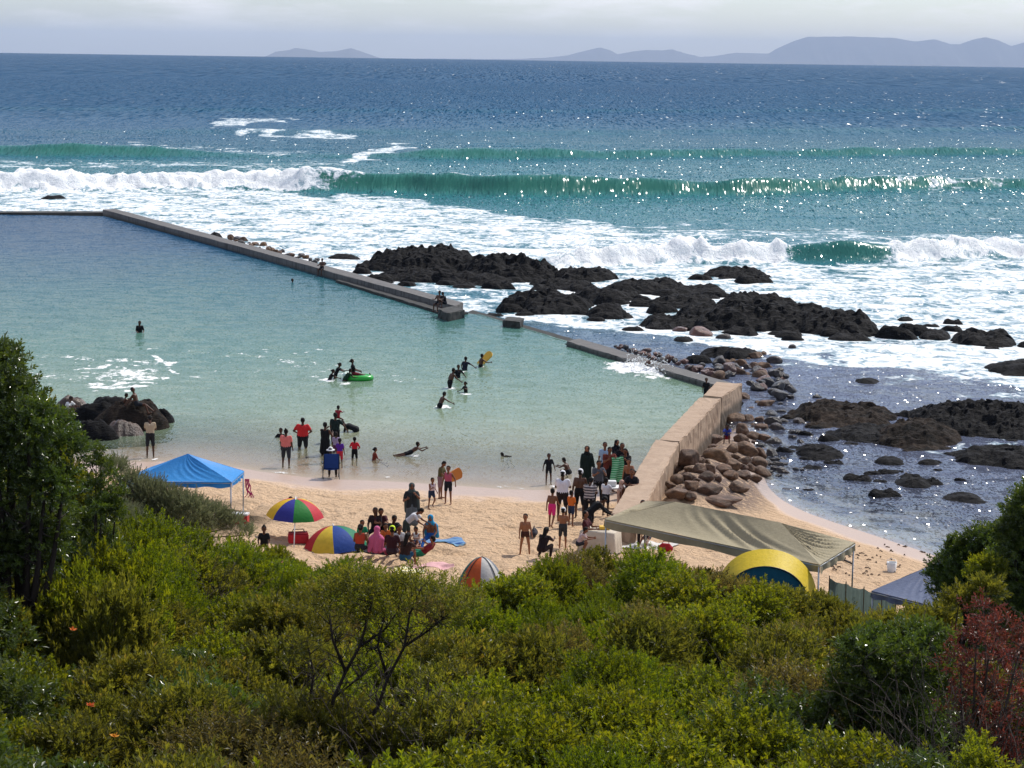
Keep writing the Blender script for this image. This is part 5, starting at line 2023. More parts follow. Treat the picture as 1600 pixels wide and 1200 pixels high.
    person('small dark child crawling in ankle deep water', PG(797, 732), .95, -70, 'crawl', '#2e1d15', [('suit', '#16171a')])
    # right part of the waterline
    person('boy in dark swimsuit standing at the water edge, arms apart', PG(857, 757), 1.2, 170, 'wide', DK, [('suit', '#191a1f')], mods=dict(L=(0, 5, 0), R=(0, 5, 0), AL=(4, 24, 10, 0), AR=(4, 24, 10, 0)))
    person('shirtless child squatting at the water edge', PG(889, 750), 1.3, -60, 'squat', DK, [('shorts', '#1f2026')])
    person('person in long dark green robe and headscarf at the water edge', PG(916, 768), 1.74, 160, 'ease', LT, [('robe', '#15241f', .25), ('hood', '#0f1514'), ('trousers', '#22252a')], head_turn=-30)
    # the group beside the sea wall
    person('person in brown red top and dark trousers facing the dune by the wall', PG(951, 768), 1.72, 168, 'phone', MD, [('shirt', '#6b2f24'), ('skirt', '#1f1d20', 1.4)], fat=1.3)
    o = towel  # noqa
    person('tall person in black at the back of the wall group', PG(971, 762), 1.74, 175, 'fold', MD, [('shirt', '#131316'), ('trousers', '#17171b')], fat=1.1)
    person('person in black shirt with a raised hand by the wall', PG(976, 768), 1.66, 200, 'phone', MD, [('shirt', '#1c191b'), ('trousers', '#1d1b1f')], fat=1.15)
    person('shirtless boy with reddish skin leaning by the wall end', PG(982, 778), 1.5, 190, 'ease', LT, [('shorts', '#241d1f')], mods=dict(lean=14, AL=(40, 20, 30, 0)))
    person('person wrapped in dark maroon beside the foot of the wall', PG(986, 804), 1.62, 190, 'fold', MD, [('shirt', '#1b1a1e'), ('skirt', '#9b9397', 1.35), ('cape', '#3a2530', .25)], hairlen=2)
    person('child hooded in a beige towel facing the table', PG(971, 810), 1.35, 120, 'stand', MD, [('towelhood', '#c9a592', .45), ('shorts', '#b48a80')])
    person('child in white t-shirt with red sleeve edge at the folding table', PG(946, 806), 1.35, 30, 'ease', DK, [('shirt', '#e4e2e6'), ('shorts', '#22242b')], mods=dict(AR=(35, 20, 30, 0)))
    person('person in white cap and white shirt standing with back to the dune', PG(878, 814), 1.76, 8, 'fold', DK, [('shirt', '#e8e6ec'), ('shorts', '#2a1f20', .75), ('cap', '#efeeec')], fat=1.15)
    person('shirtless person in white cap and black shorts behind the striped shirt', PG(905, 812), 1.74, 15, 'walk', DK, [('shorts', '#17171a', .9), ('cap', '#efefed')], fat=1.05, mods=dict(L=(10, 6, 4), R=(-14, 10, 4)))
    person('person in striped shirt with head bowed over the table', PG(920, 818), 1.62, 20, 'look', DK, [('shirt', '#8d8480', striped('#b9b0aa', '#4c474c')), ('trousers', '#1c1c20')], fat=1.2)
    person('child in bright pink shorts walking away on the sand', PG(862, 824), 1.32, 20, 'walk', MD, [('shorts', '#e0337c', .7)], mods=dict(L=(8, 4, 6), R=(-12, 4, 30)))
    person('shirtless boy in small dark trunks standing astride on the sand', PG(820, 870), 1.34, 168, 'ease', LT, [('brief', '#4a2a22')], mods=dict(L=(10, 8, 4), R=(-8, 8, 2)), head_turn=-30)
    person('shirtless boy with white cap and grey shorts, arms crossed', PG(879, 858), 1.3, 10, 'fold', LT, [('shorts', '#3b3b3d', .8), ('cap', '#e4e2de')])
    person('person in black bending over the yellow box', PG(920, 842), 1.62, 80, 'stoop', DK, [('longshirt', '#141417'), ('trousers', '#1a1a1e')], fat=1.1)
    person('person in dark red sitting sideways at the beige table', PG(916, 862), 1.6, 110, 'sitc', MD, [('shirt', '#4a1d22'), ('trousers', '#18181c')], lift=.05)
    person('child in pale top crouching left of the beige table', PG(903, 866), 1.2, 90, 'squat', MD, [('shirt', '#c3a8a4'), ('shorts', '#2c2c34')], lift=.05)
    person('person in dark clothes squatting with head bowed by the bushes', PG(846, 876), 1.5, 30, 'squat', DK, [('shirt', '#23171a'), ('trousers', '#2a1d1d')], hairlen=2)
    person('person in dark clothing standing under the near edge of the olive canopy', PG(1003, 852), 1.5, 180, 'stand', MD, [('shirt', '#3a2422'), ('trousers', '#241c1c')])
    person('person in black headscarf and dark robe deep in the wall group', PG(962, 752), 1.66, 150, 'phone', LT, [('robe', '#17161b', .6), ('hood', '#111116')])
    person('child in dark red swimsuit leaning on the wall end', PG(992, 788), 1.25, 240, 'ease', MD, [('suit', '#5a1d24')], hairlen=1, mods=dict(lean=10))
    person('person in grey top and black trousers standing behind the folding table', PG(934, 790), 1.66, 170, 'phone', MD, [('shirt', '#55565c'), ('trousers', '#17171b')], fat=1.1)
    person('child in bright orange shirt beside the white shirted person with cap', PG(892, 822), 1.2, 40, 'ease', MD, [('shirt', '#d9702a'), ('shorts', '#2a3550')])
    person('person in pale blue shirt at the back of the wall group', PG(944, 758), 1.68, 180, 'ease', MD, [('shirt', '#9fb4cc'), ('trousers', '#2a2c33')])
    person('child in turquoise top sitting on the white blanket by the olive canopy', PG(1012, 850), 1.2, 200, 'sitg', MD, [('shirt', '#3aa6b0'), ('shorts', '#333340')])
    # middle of the beach
    person('person in grey shawl and headscarf carrying a bundle on the sand', PG(643, 833), 1.68, 172, 'carry', MD, [('shirt', '#2b2f31'), ('skirt', '#5d656b', 1.25), ('shawl', '#46504f', .18)], fat=1.1)
    o = MB()
    person('small boy running along the sand', PG(674, 794), 1.12, 150, 'run', MD, [('shorts', '#27344e', .55), ('vest', '#c9b6bd')], mods=dict(L=(30, 3, 70), R=(-4, 3, 6)))
    person('boy looking down beside the one carrying an orange bodyboard', PG(688, 779), 1.42, 110, 'look', MD, [('shirt', '#5a5334'), ('shorts', '#8a6a70', .8)])
    person('boy in pink striped vest carrying an orange bodyboard under one arm', PG(700, 788), 1.38, -165, 'ease', MD, [('vest', '#b4576b'), ('shorts', '#1f2028', .6)], mods=dict(AL=(-12, 30, 50, 0)))
    person('head of a child showing behind the upright rainbow umbrella', PG(452, 812), 1.15, 120, 'sitg', MD, [('shirt', '#b23a40')])
    person('person with dark hair mostly hidden behind the green bushes', PG(413, 870), 1.2, 180, 'sitg', DK, [('shirt', '#1a1b20')], hairlen=3, lift=.12)
    # the group around the tilted umbrella
    person('child in white vest kneeling at the right of the umbrella group', PG(652, 858), 1.15, 200, 'knees', MD, [('vest', '#dcdad4'), ('shorts', '#3a5a8a')])
    person('child in orange top sitting between the dark dressed people of the umbrella group', PG(602, 858), 1.2, 170, 'sitg', MD, [('shirt', '#c8642e'), ('shorts', '#2b2c36')])
    person('person in pale grey shirt sitting at the near side of the umbrella group', PG(622, 870), 1.5, 150, 'sitg', MD, [('shirt', '#b6b4b2'), ('trousers', '#2a2a33')], hairlen=1)
    person('person in dark red checks sitting at the back of the umbrella group', PG(594, 840), 1.6, 170, 'knees', MD, [('shirt', '#4a1f28'), ('trousers', '#22222a')])
    person('person with dark hair sitting beside the one in dark red checks', PG(587, 842), 1.55, 190, 'sitg', DK, [('shirt', '#2c2126'), ('trousers', '#1c1c22')], hairlen=2)
    person('person in black sitting in the middle of the umbrella group', PG(612, 852), 1.6, 150, 'knees', DK, [('shirt', '#191a20'), ('trousers', '#1a1a20')])
    person('person in white shirt bending over the umbrella group', PG(635, 856), 1.5, 100, 'stoop', MD, [('shirt', '#d8d8da'), ('shorts', '#3e4a44')])
    person('person hooded in a bright blue towel sitting on the blue towel', PG(673, 853), 1.5, 190, 'sitg', MD, [('towelhood', '#2a94c4', .02), ('trousers', '#1f5fae')])
    person('child in green top at the edge of the tilted umbrella', PG(565, 852), 1.2, 160, 'sitg', MD, [('shirt', '#1c8a63')])
    person('person draped in pink with back to the dune by the tilted umbrella', PG(588, 876), 1.55, 10, 'sitg', MD, [('towelhood', '#d0648e', .02), ('trousers', '#a84a70')])
    person('person in orange red top sitting under the tilted umbrella edge', PG(562, 873), 1.5, 10, 'sitg', MD, [('vest', '#b4432f'), ('shorts', '#2b2b33')], hairlen=1)
    person('person in yellow green cap sitting near the bushes', PG(612, 878), 1.6, 5, 'sitg', MD, [('shirt', '#3d1c22'), ('shorts', '#3a2a33'), ('cap', '#d8f03a')])
    person('person in dark brown top sitting near the bushes next to the yellow green cap', PG(632, 886), 1.62, 30, 'knees', MD, [('shirt', '#33211d'), ('shorts', '#26506a')], hairlen=2)
    person('person in maroon and teal lying back on the pale pink towel', PG(660, 880), 1.55, -70, 'lie', LT, [('shirt', '#7c2430'), ('shorts', '#2a8a6a')], mods=dict(lean=-50))
    p = PG(703, 780)
    board('orange bodyboard carried by the boy in the pink striped vest', (p.x + .16, p.y + .10, p.z + .86), (math.radians(78), math.radians(72), math.radians(25)), '#c4762c').scale = (.8, .62, .9)
    p = PG(964, 770)
    n = 30
    V = np.array([((u - .5) * .5 + .03 * math.sin(v * 5), .05 * math.sin(u * 9 + v * 2), 1.35 - v * .95) for v in np.linspace(0, 1, n) for u in np.linspace(0, 1, 14)])
    t = NT('green_striped_towel')
    zz = t.n('SeparateXYZ', {0: t.obj()}).outputs[2]
    m = t.done(t.bsdf(t.mix(t.math('GREATER_THAN', t.math('FRACT', t.math('MULTIPLY', zz, 12)), .5), lin('#2f9a5c'), lin('#9fd6b0')), .9))
    o = link('hanging_towel', mesh_np('hanging_towel', np.concatenate([V, V + np.array([0, .012, 0])]), np.concatenate([grid_faces(n, 14), grid_faces(n, 14)[:, ::-1] + 14 * n]), True), m)
    o.location = p
    o.rotation_euler = (0, 0, .5)
    tag(o, 'green striped towel hanging from the arm of the person by the wall', 'towel')
    for x, y, r, a in [(1010, 576, 2.6, .95), (1035, 578, 1.8, .8), (980, 574, 1.8, .7), (513, 593, .8, .7), (540, 599, .9, .62), (690, 636, .8, .72), (703, 607, .8, .7), (722, 580, .7, .62), (730, 616, .6, .66), (752, 572, .6, .6), (650, 712, .5, .66), (450, 680, .5, .62), (218, 522, .6, .5), (797, 731, .6, .45)]:
        q = P(x, y, POOLZ)
        SPLASHES.append((q.x, q.y, r, a))


build_people()

# ------------------------------------------------------------------ the dune thicket
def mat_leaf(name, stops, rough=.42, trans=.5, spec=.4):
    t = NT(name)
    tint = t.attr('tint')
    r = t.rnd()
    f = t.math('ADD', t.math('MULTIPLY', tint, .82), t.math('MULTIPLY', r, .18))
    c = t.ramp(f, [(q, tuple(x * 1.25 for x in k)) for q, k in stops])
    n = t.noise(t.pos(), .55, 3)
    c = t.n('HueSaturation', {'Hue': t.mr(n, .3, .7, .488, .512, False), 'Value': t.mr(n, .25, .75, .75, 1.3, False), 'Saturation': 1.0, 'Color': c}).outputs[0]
    sh = t.bsdf(c, rough, None, spec)
    tc = t.n('HueSaturation', {'Value': 2.0, 'Saturation': 1.08, 'Hue': .486, 'Color': c}).outputs[0]
    tr = t.n('BsdfTranslucent', {'Color': tc}).outputs[0]
    return t.done(t.mixs(trans, sh, tr))


LEAF = {
    'lime': mat_leaf('lime_leaves', [(0, (.040, .052, .006)), (.45, (.082, .100, .010)), (.8, (.128, .136, .013)), (1, (.18, .165, .02))]),
    'green': mat_leaf('fresh_green_leaves', [(0, (.028, .046, .006)), (.5, (.062, .086, .008)), (.85, (.105, .125, .010)), (1, (.15, .15, .016))]),
    'olive': mat_leaf('olive_leaves', [(0, (.036, .040, .008)), (.5, (.076, .080, .012)), (.85, (.125, .118, .016)), (1, (.18, .13, .03))]),
    'brown': mat_leaf('brownish_leaves', [(0, (.040, .034, .011)), (.5, (.080, .068, .017)), (.8, (.105, .10, .018)), (1, (.15, .10, .035))]),
    'dark': mat_leaf('dark_glossy_leaves', [(0, (.020, .034, .007)), (.5, (.042, .066, .010)), (.85, (.075, .105, .014)), (1, (.11, .12, .02))], .28, .28, .6),
    'grey': mat_leaf('grey_green_leaves', [(0, (.060, .070, .035)), (.5, (.10, .115, .055)), (1, (.15, .15, .08))], .6, .3),
    'red': mat_leaf('reddish_leaves', [(0, (.036, .016, .010)), (.4, (.095, .029, .019)), (.75, (.16, .050, .030)), (.9, (.06, .055, .02)), (1, (.09, .10, .02))], .35, .3),
}


def mat_bark(name, c1, c2):
    t = NT(name)
    n = t.noise(t.mapv(t.obj(), (9, 9, 3)), 2, 5, .7)
    return t.done(t.bsdf(t.mix(n, lin(c1), lin(c2)), .85, t.bump(n, .5, .02), .2))


BARK = mat_bark('grey_brown_bark', (.035, .027, .02), (.12, .095, .075))
BARK_DARK = mat_bark('dark_bark', (.018, .014, .011), (.055, .042, .034))


def sprigs(rs, O, A, nl, ll, lw, sl, spread=(.5, 1.15), droop=0.0):
    """leaves set round short shoots: shoot origins O, directions A -> quads and a tint per leaf"""
    n = len(O)
    up = np.where(np.abs(A[:, 2:3]) < .9, np.array([[0, 0, 1.0]]), np.array([[1.0, 0, 0]]))
    U = np.cross(A, up)
    U /= np.linalg.norm(U, axis=1, keepdims=True)
    Wv = np.cross(A, U)
    k = np.arange(nl)[None]
    ang = k * 2.4 + rs.uniform(0, 6.28, (n, 1)) + rs.uniform(-.4, .4, (n, nl))
    t = (k + .5) / nl
    th = spread[0] + (spread[1] - spread[0]) * (1 - t) + rs.uniform(-.2, .2, (n, nl))
    rad = U[:, None] * np.cos(ang)[..., None] + Wv[:, None] * np.sin(ang)[..., None]
    D = A[:, None] * np.cos(th)[..., None] + rad * np.sin(th)[..., None]
    D[..., 2] -= droop
    D /= np.linalg.norm(D, axis=2, keepdims=True)
    B = O[:, None] + A[:, None] * (t * sl)[..., None] * rs.uniform(.7, 1.2, (n, 1, 1))
    L = ll * rs.uniform(.65, 1.25, (n, nl))[..., None]
    Sd = np.cross(D, A[:, None] + .35 * rs.normal(size=(n, nl, 3)))
    Sd /= np.linalg.norm(Sd, axis=2, keepdims=True) + 1e-6
    Nn = np.cross(Sd, D)
    w = lw * rs.uniform(.75, 1.2, (n, nl))[..., None] * .5
    mid = B + D * L * .52
    tip = B + D * L
    V = np.stack([B, mid - Sd * w + Nn * w * .45, tip - Nn * w * .2, mid + Sd * w + Nn * w * .45], 2)
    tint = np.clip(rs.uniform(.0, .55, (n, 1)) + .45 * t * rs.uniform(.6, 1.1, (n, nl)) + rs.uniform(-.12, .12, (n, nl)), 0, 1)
    return V.reshape(-1, 3), tint.ravel()


def shoots_in(rs, clumps, n, inner=.45, upb=.55, flat=.85):
    """shoot positions spread through the outer volume of overlapping leaf clumps"""
    c = np.array([q[:3] for q in clumps], float)
    r = np.array([q[3] for q in clumps], float)
    p = r ** 2 / np.sum(r ** 2)
    i = rs.choice(len(c), n, p=p)
    d = rs.normal(size=(n, 3))
    d /= np.linalg.norm(d, axis=1, keepdims=True)
    d[:, 2] = np.where((d[:, 2] < -.35) & (rs.random(n) < .7), -d[:, 2], d[:, 2])
    q = rs.uniform(inner ** 2, 1, n) ** .5 * (1 + .16 * rs.normal(size=n).clip(-1.5, 2.2))
    O = c[i] + d * (r[i] * q)[:, None] * np.array([1, 1, flat])
    A = d + np.array([0, 0, upb]) + .35 * rs.normal(size=(n, 3))
    A /= np.linalg.norm(A, axis=1, keepdims=True)
    return O, A


def crown_mesh(seed, clumps, n, nl=12, ll=.065, lw=.022, sl=.14, inner=.45, upb=.55, spread=(.5, 1.15), droop=0.0):
    rs = np.random.RandomState(seed)
    O, A = shoots_in(rs, clumps, n, inner, upb)
    V, tint = sprigs(rs, O, A, nl, ll, lw, sl, spread, droop)
    f = np.arange(len(V)).reshape(-1, 4)
    return mesh_np('crown', V, f, False, {'tint': ('FACE', tint)})


def trunk_mesh(seed, clumps, base, r0=.04, twigs=10, bend=.25):
    rnd = random.Random(seed)
    b = MB()
    base = Vector(base)
    for i, q in enumerate(clumps):
        c = Vector(q[:3])
        s = base + Vector((rnd.uniform(-.12, .12), rnd.uniform(-.12, .12), 0))
        k = c.lerp(s, .5) + Vector((rnd.uniform(-bend, bend), rnd.uniform(-bend, bend), rnd.uniform(-.1, .15)))
        pts, m = [], 7
        for j in range(m):
            u = j / (m - 1)
            pts.append(s.lerp(k, u).lerp(k.lerp(c, u), u) + Vector((rnd.gauss(0, .012), rnd.gauss(0, .012), 0)))
        b.tube(pts, [r0 * (1 - .7 * j / (m - 1)) for j in range(m)], 6)
        for _ in range(twigs):
            d = Vector((rnd.gauss(0, 1), rnd.gauss(0, 1), rnd.gauss(.5, .7))).normalized()
            o = pts[rnd.randrange(2, m)]
            l = q[3] * rnd.uniform(.5, .95)
            e = o + d * l * .5 + Vector((rnd.gauss(0, .04), rnd.gauss(0, .04), 0))
            b.tube([o, e, o + d * l + Vector((rnd.gauss(0, .06), rnd.gauss(0, .06), .05))], [r0 * .28, r0 * .2, r0 * .07], 4)
    return b.mesh('trunk', True)


KINDS = {   # leaves per shoot, leaf length, width, shoot length, shoots, upright bias, spread
    'lime': dict(nl=13, ll=.070, lw=.036, sl=.14, n=1800, upb=.6, spread=(.45, 1.1)),
    'green': dict(nl=15, ll=.062, lw=.026, sl=.18, n=1900, upb=.9, spread=(.4, .95)),
    'olive': dict(nl=13, ll=.085, lw=.034, sl=.16, n=1600, upb=.8, spread=(.35, .95)),
    'brown': dict(nl=13, ll=.066, lw=.028, sl=.18, n=1500, upb=.8, spread=(.5, 1.1)),
    'dark': dict(nl=11, ll=.085, lw=.034, sl=.13, n=1300, upb=.4, spread=(.6, 1.2)),
    'grey': dict(nl=16, ll=.045, lw=.013, sl=.20, n=1700, upb=.9, spread=(.3, .8)),
}
DESC = {'lime': 'lime green shrub', 'green': 'fresh green upright shrub', 'olive': 'olive long leaved shrub', 'brown': 'brownish half dry shrub',
        'dark': 'dark glossy shrub', 'grey': 'silvery grey green shrub'}
PROTO = {}


def shrub_proto(kind, v):
    if (kind, v) in PROTO:
        return PROTO[kind, v]
    seed = sum(map(ord, kind)) * 7 + v * 131
    rnd = random.Random(seed)
    cl = []
    for i in range(11):
        a = rnd.uniform(0, 6.28)
        q = rnd.uniform(.1, .95)
        r = rnd.uniform(.34, .58)
        cl.append((math.cos(a) * q, math.sin(a) * q, rnd.uniform(.55, 1.25) - .35 * q, r))
    cl.append((0, 0, 1.15, .55))
    k = dict(KINDS[kind])
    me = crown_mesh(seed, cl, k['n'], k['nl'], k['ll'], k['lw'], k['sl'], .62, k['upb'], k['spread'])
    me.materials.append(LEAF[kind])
    tr = trunk_mesh(seed, cl, (0, 0, -.1), .035, 7)
    tr.materials.append(BARK if kind != 'dark' else BARK_DARK)
    PROTO[kind, v] = (me, tr)
    return PROTO[kind, v]


SKYLINE = [(-400, 520), (0, 560), (60, 640), (110, 760), (150, 745), (200, 790), (250, 800), (300, 815), (345, 830), (390, 846), (430, 850), (478, 893), (505, 880), (540, 870), (590, 882), (640, 898), (700, 916), (760, 932), (800, 895), (850, 872), (905, 856), (960, 851), (1010, 856), (1060, 874), (1120, 880), (1180, 896), (1240, 909), (1290, 926), (1350, 948), (1400, 958), (1450, 956), (1500, 900), (1600, 860), (2000, 840)]


def kind_at(px, py, rnd):
    z = rnd.random()
    if px < 140:
        return 'dark' if z < .35 else ('olive' if z < .85 else 'lime')
    if px < 330:
        if py < 850:
            return 'grey' if z < .5 else 'green'
        if py < 930:
            return 'lime' if z < .45 else ('green' if z < .7 else 'olive')
        return 'olive' if z < .65 else ('dark' if z < .8 else 'lime')
    if px < 500:
        if py < 930:
            return 'green' if z < .75 else 'lime'
        return 'olive' if z < .55 else ('lime' if z < .85 else 'brown')
    if px < 760:
        if py < 1000:
            return 'olive' if z < .35 else ('green' if z < .65 else ('brown' if z < .75 else 'lime'))
        return 'lime' if z < .6 else ('olive' if z < .92 else 'brown')
    if px < 1060:
        if py < 1040:
            return 'green' if z < .55 else ('olive' if z < .75 else ('brown' if z < .9 else 'lime'))
        return 'lime' if z < .7 else 'green'
    if px < 1330:
        if py < 1060:
            return 'brown' if z < .25 else ('olive' if z < .6 else ('green' if z < .8 else 'lime'))
        return 'lime' if z < .5 else ('olive' if z < .8 else 'dark')
    return 'olive' if z < .35 else ('dark' if z < .7 else 'brown')


def zone(px, py):
    r = 'at the beach edge' if py < 950 else ('in the foreground' if py > 1110 else 'mid thicket')
    if py < 950:
        c = 'beside the blue canopy' if px < 400 else 'below the umbrella group' if px < 700 else 'below the standing beach group' if px < 1060 else 'below the olive canopy' if px < 1360 else 'near the grey canopy'
    else:
        c = 'toward the dark tree' if px < 320 else 'left of the bare trunks' if px < 520 else 'around the bare trunks' if px < 720 else 'right of the bare trunks' if px < 1040 else 'before the dark bush' if px < 1340 else 'by the red shrub'
    return r, c


def build_thicket():
    rnd = random.Random(23)
    cnt = 0
    d = 18.6
    row = 0
    while d < 58.5:
        half = d * .245 + 1.6
        step = 1.55 + .012 * d
        x = -half + (row % 2) * step * .5
        while x < half:
            bx, by = x + rnd.uniform(-.4, .4), d + rnd.uniform(-.6, .6)
            x += step
            g = gz(bx, by)
            hgt = rnd.uniform(1.45, 2.2)
            px, py = proj(bx, by, g + hgt * .9)
            px, py = float(px), float(py)
            if by > 41:
                sk = np.interp(px, *zip(*SKYLINE))
                top = PD(px, sk + rnd.uniform(-3, 12), by).z
                hgt = min(hgt, top - g) if by < 49 else min(top - g, 2.5)
                if hgt < .35:
                    continue
            px, py = (float(q) for q in proj(bx, by, g + hgt * .9))
            # the stand with bare trunks, the red shrub and the dark bush have room of their own
            if 24.5 < by < 29.6 and 470 < px < 715:
                continue
            if 26.5 < by < 34 and 1315 < px < 1640:
                continue
            k = kind_at(px, py, rnd)
            v = rnd.randrange(3)
            me, tr = shrub_proto(k, v)
            s = hgt / 1.75
            w = max(s, .62) * rnd.uniform(.9, 1.15) if by > 41 else s * rnd.uniform(.92, 1.15)
            zr, zc = zone(px, py)
            t = thing('shrub', f'{DESC[k]} {zr}, {zc}', 'shrub', (bx, by, g - .05), rnd.uniform(0, 6.28), f'{k} shrubs {zc}')
            t.scale = (w, w, s)
            for nm, m in (('crown', me), ('trunk', tr)):
                o = bpy.data.objects.new(nm, m)
                COL.objects.link(o)
                o.parent = t
            cnt += 1
        d += 1.25 + .017 * d
        row += 1
    # shrubs that close the bank between the dark tree and the blue canopy
    for i, (a, b, dd, k, lab) in enumerate(((165, 838, 39, 'lime', 'lime green shrub just right of the dark tree'), (222, 858, 42, 'green', 'fresh green shrub below the silvery shrub'), (118, 872, 36, 'lime', 'lime green shrub against the dark tree foot'), (178, 898, 35, 'olive', 'olive shrub below the lime green one beside the dark tree'),
                                           (262, 838, 47, 'lime', 'lime green mound under the silvery shrub'), (205, 822, 46, 'green', 'fresh green shrub behind the small dark shrub'), (330, 862, 50, 'green', 'smooth green mound below the end of the silvery shrub'), (400, 858, 53, 'green', 'smooth green mound left of the rainbow umbrella pole'), (445, 872, 54, 'green', 'smooth green mound right of the hidden person'))):
        top = PD(a, b, dd)
        g = gz(top.x, dd)
        hgt = max(.6, top.z - g)
        me, tr = shrub_proto(k, i % 3)
        t = thing('shrub', lab, 'shrub', (top.x, dd, g - .05), i * 1.3)
        t.scale = (1.1, 1.1, hgt / 1.75)
        for nm, m in (('crown', me), ('trunk', tr)):
            o = bpy.data.objects.new(nm, m)
            COL.objects.link(o)
            o.parent = t
    print('shrubs', cnt)


build_thicket()


def own_plant(name, label, cat, d, clumps, kind, dens, leaf, bark=BARK_DARK, r0=.05, twigs=12, depth=.7, base_px=None, bend=.25):
    """a plant of its own: leaf clumps given as photo pixels and pixel radius at ground distance d"""
    rnd = random.Random(int(d * 10) + len(clumps))
    k = d / F
    cl = []
    for x, y, r in clumps:
        p = PD(x, y, d + rnd.uniform(-depth, depth))
        cl.append(Vector((p.x, p.y, p.z, )).to_tuple() + (r * k,))
    cx = base_px and PD(base_px, 900, d).x or sum(c[0] for c in cl) / len(cl)
    base = Vector((cx, d, gz(cx, d)))
    cl = [(c[0] - base.x, c[1] - base.y, c[2] - base.z, c[3]) for c in cl]
    t = thing(name, label, cat, base)
    area = sum(c[3] ** 2 for c in cl)
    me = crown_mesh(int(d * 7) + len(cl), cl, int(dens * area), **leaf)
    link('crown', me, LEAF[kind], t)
    link('trunk', trunk_mesh(int(d * 3), cl, (0, 0, -.1), r0, twigs, bend), bark, t)
    return t


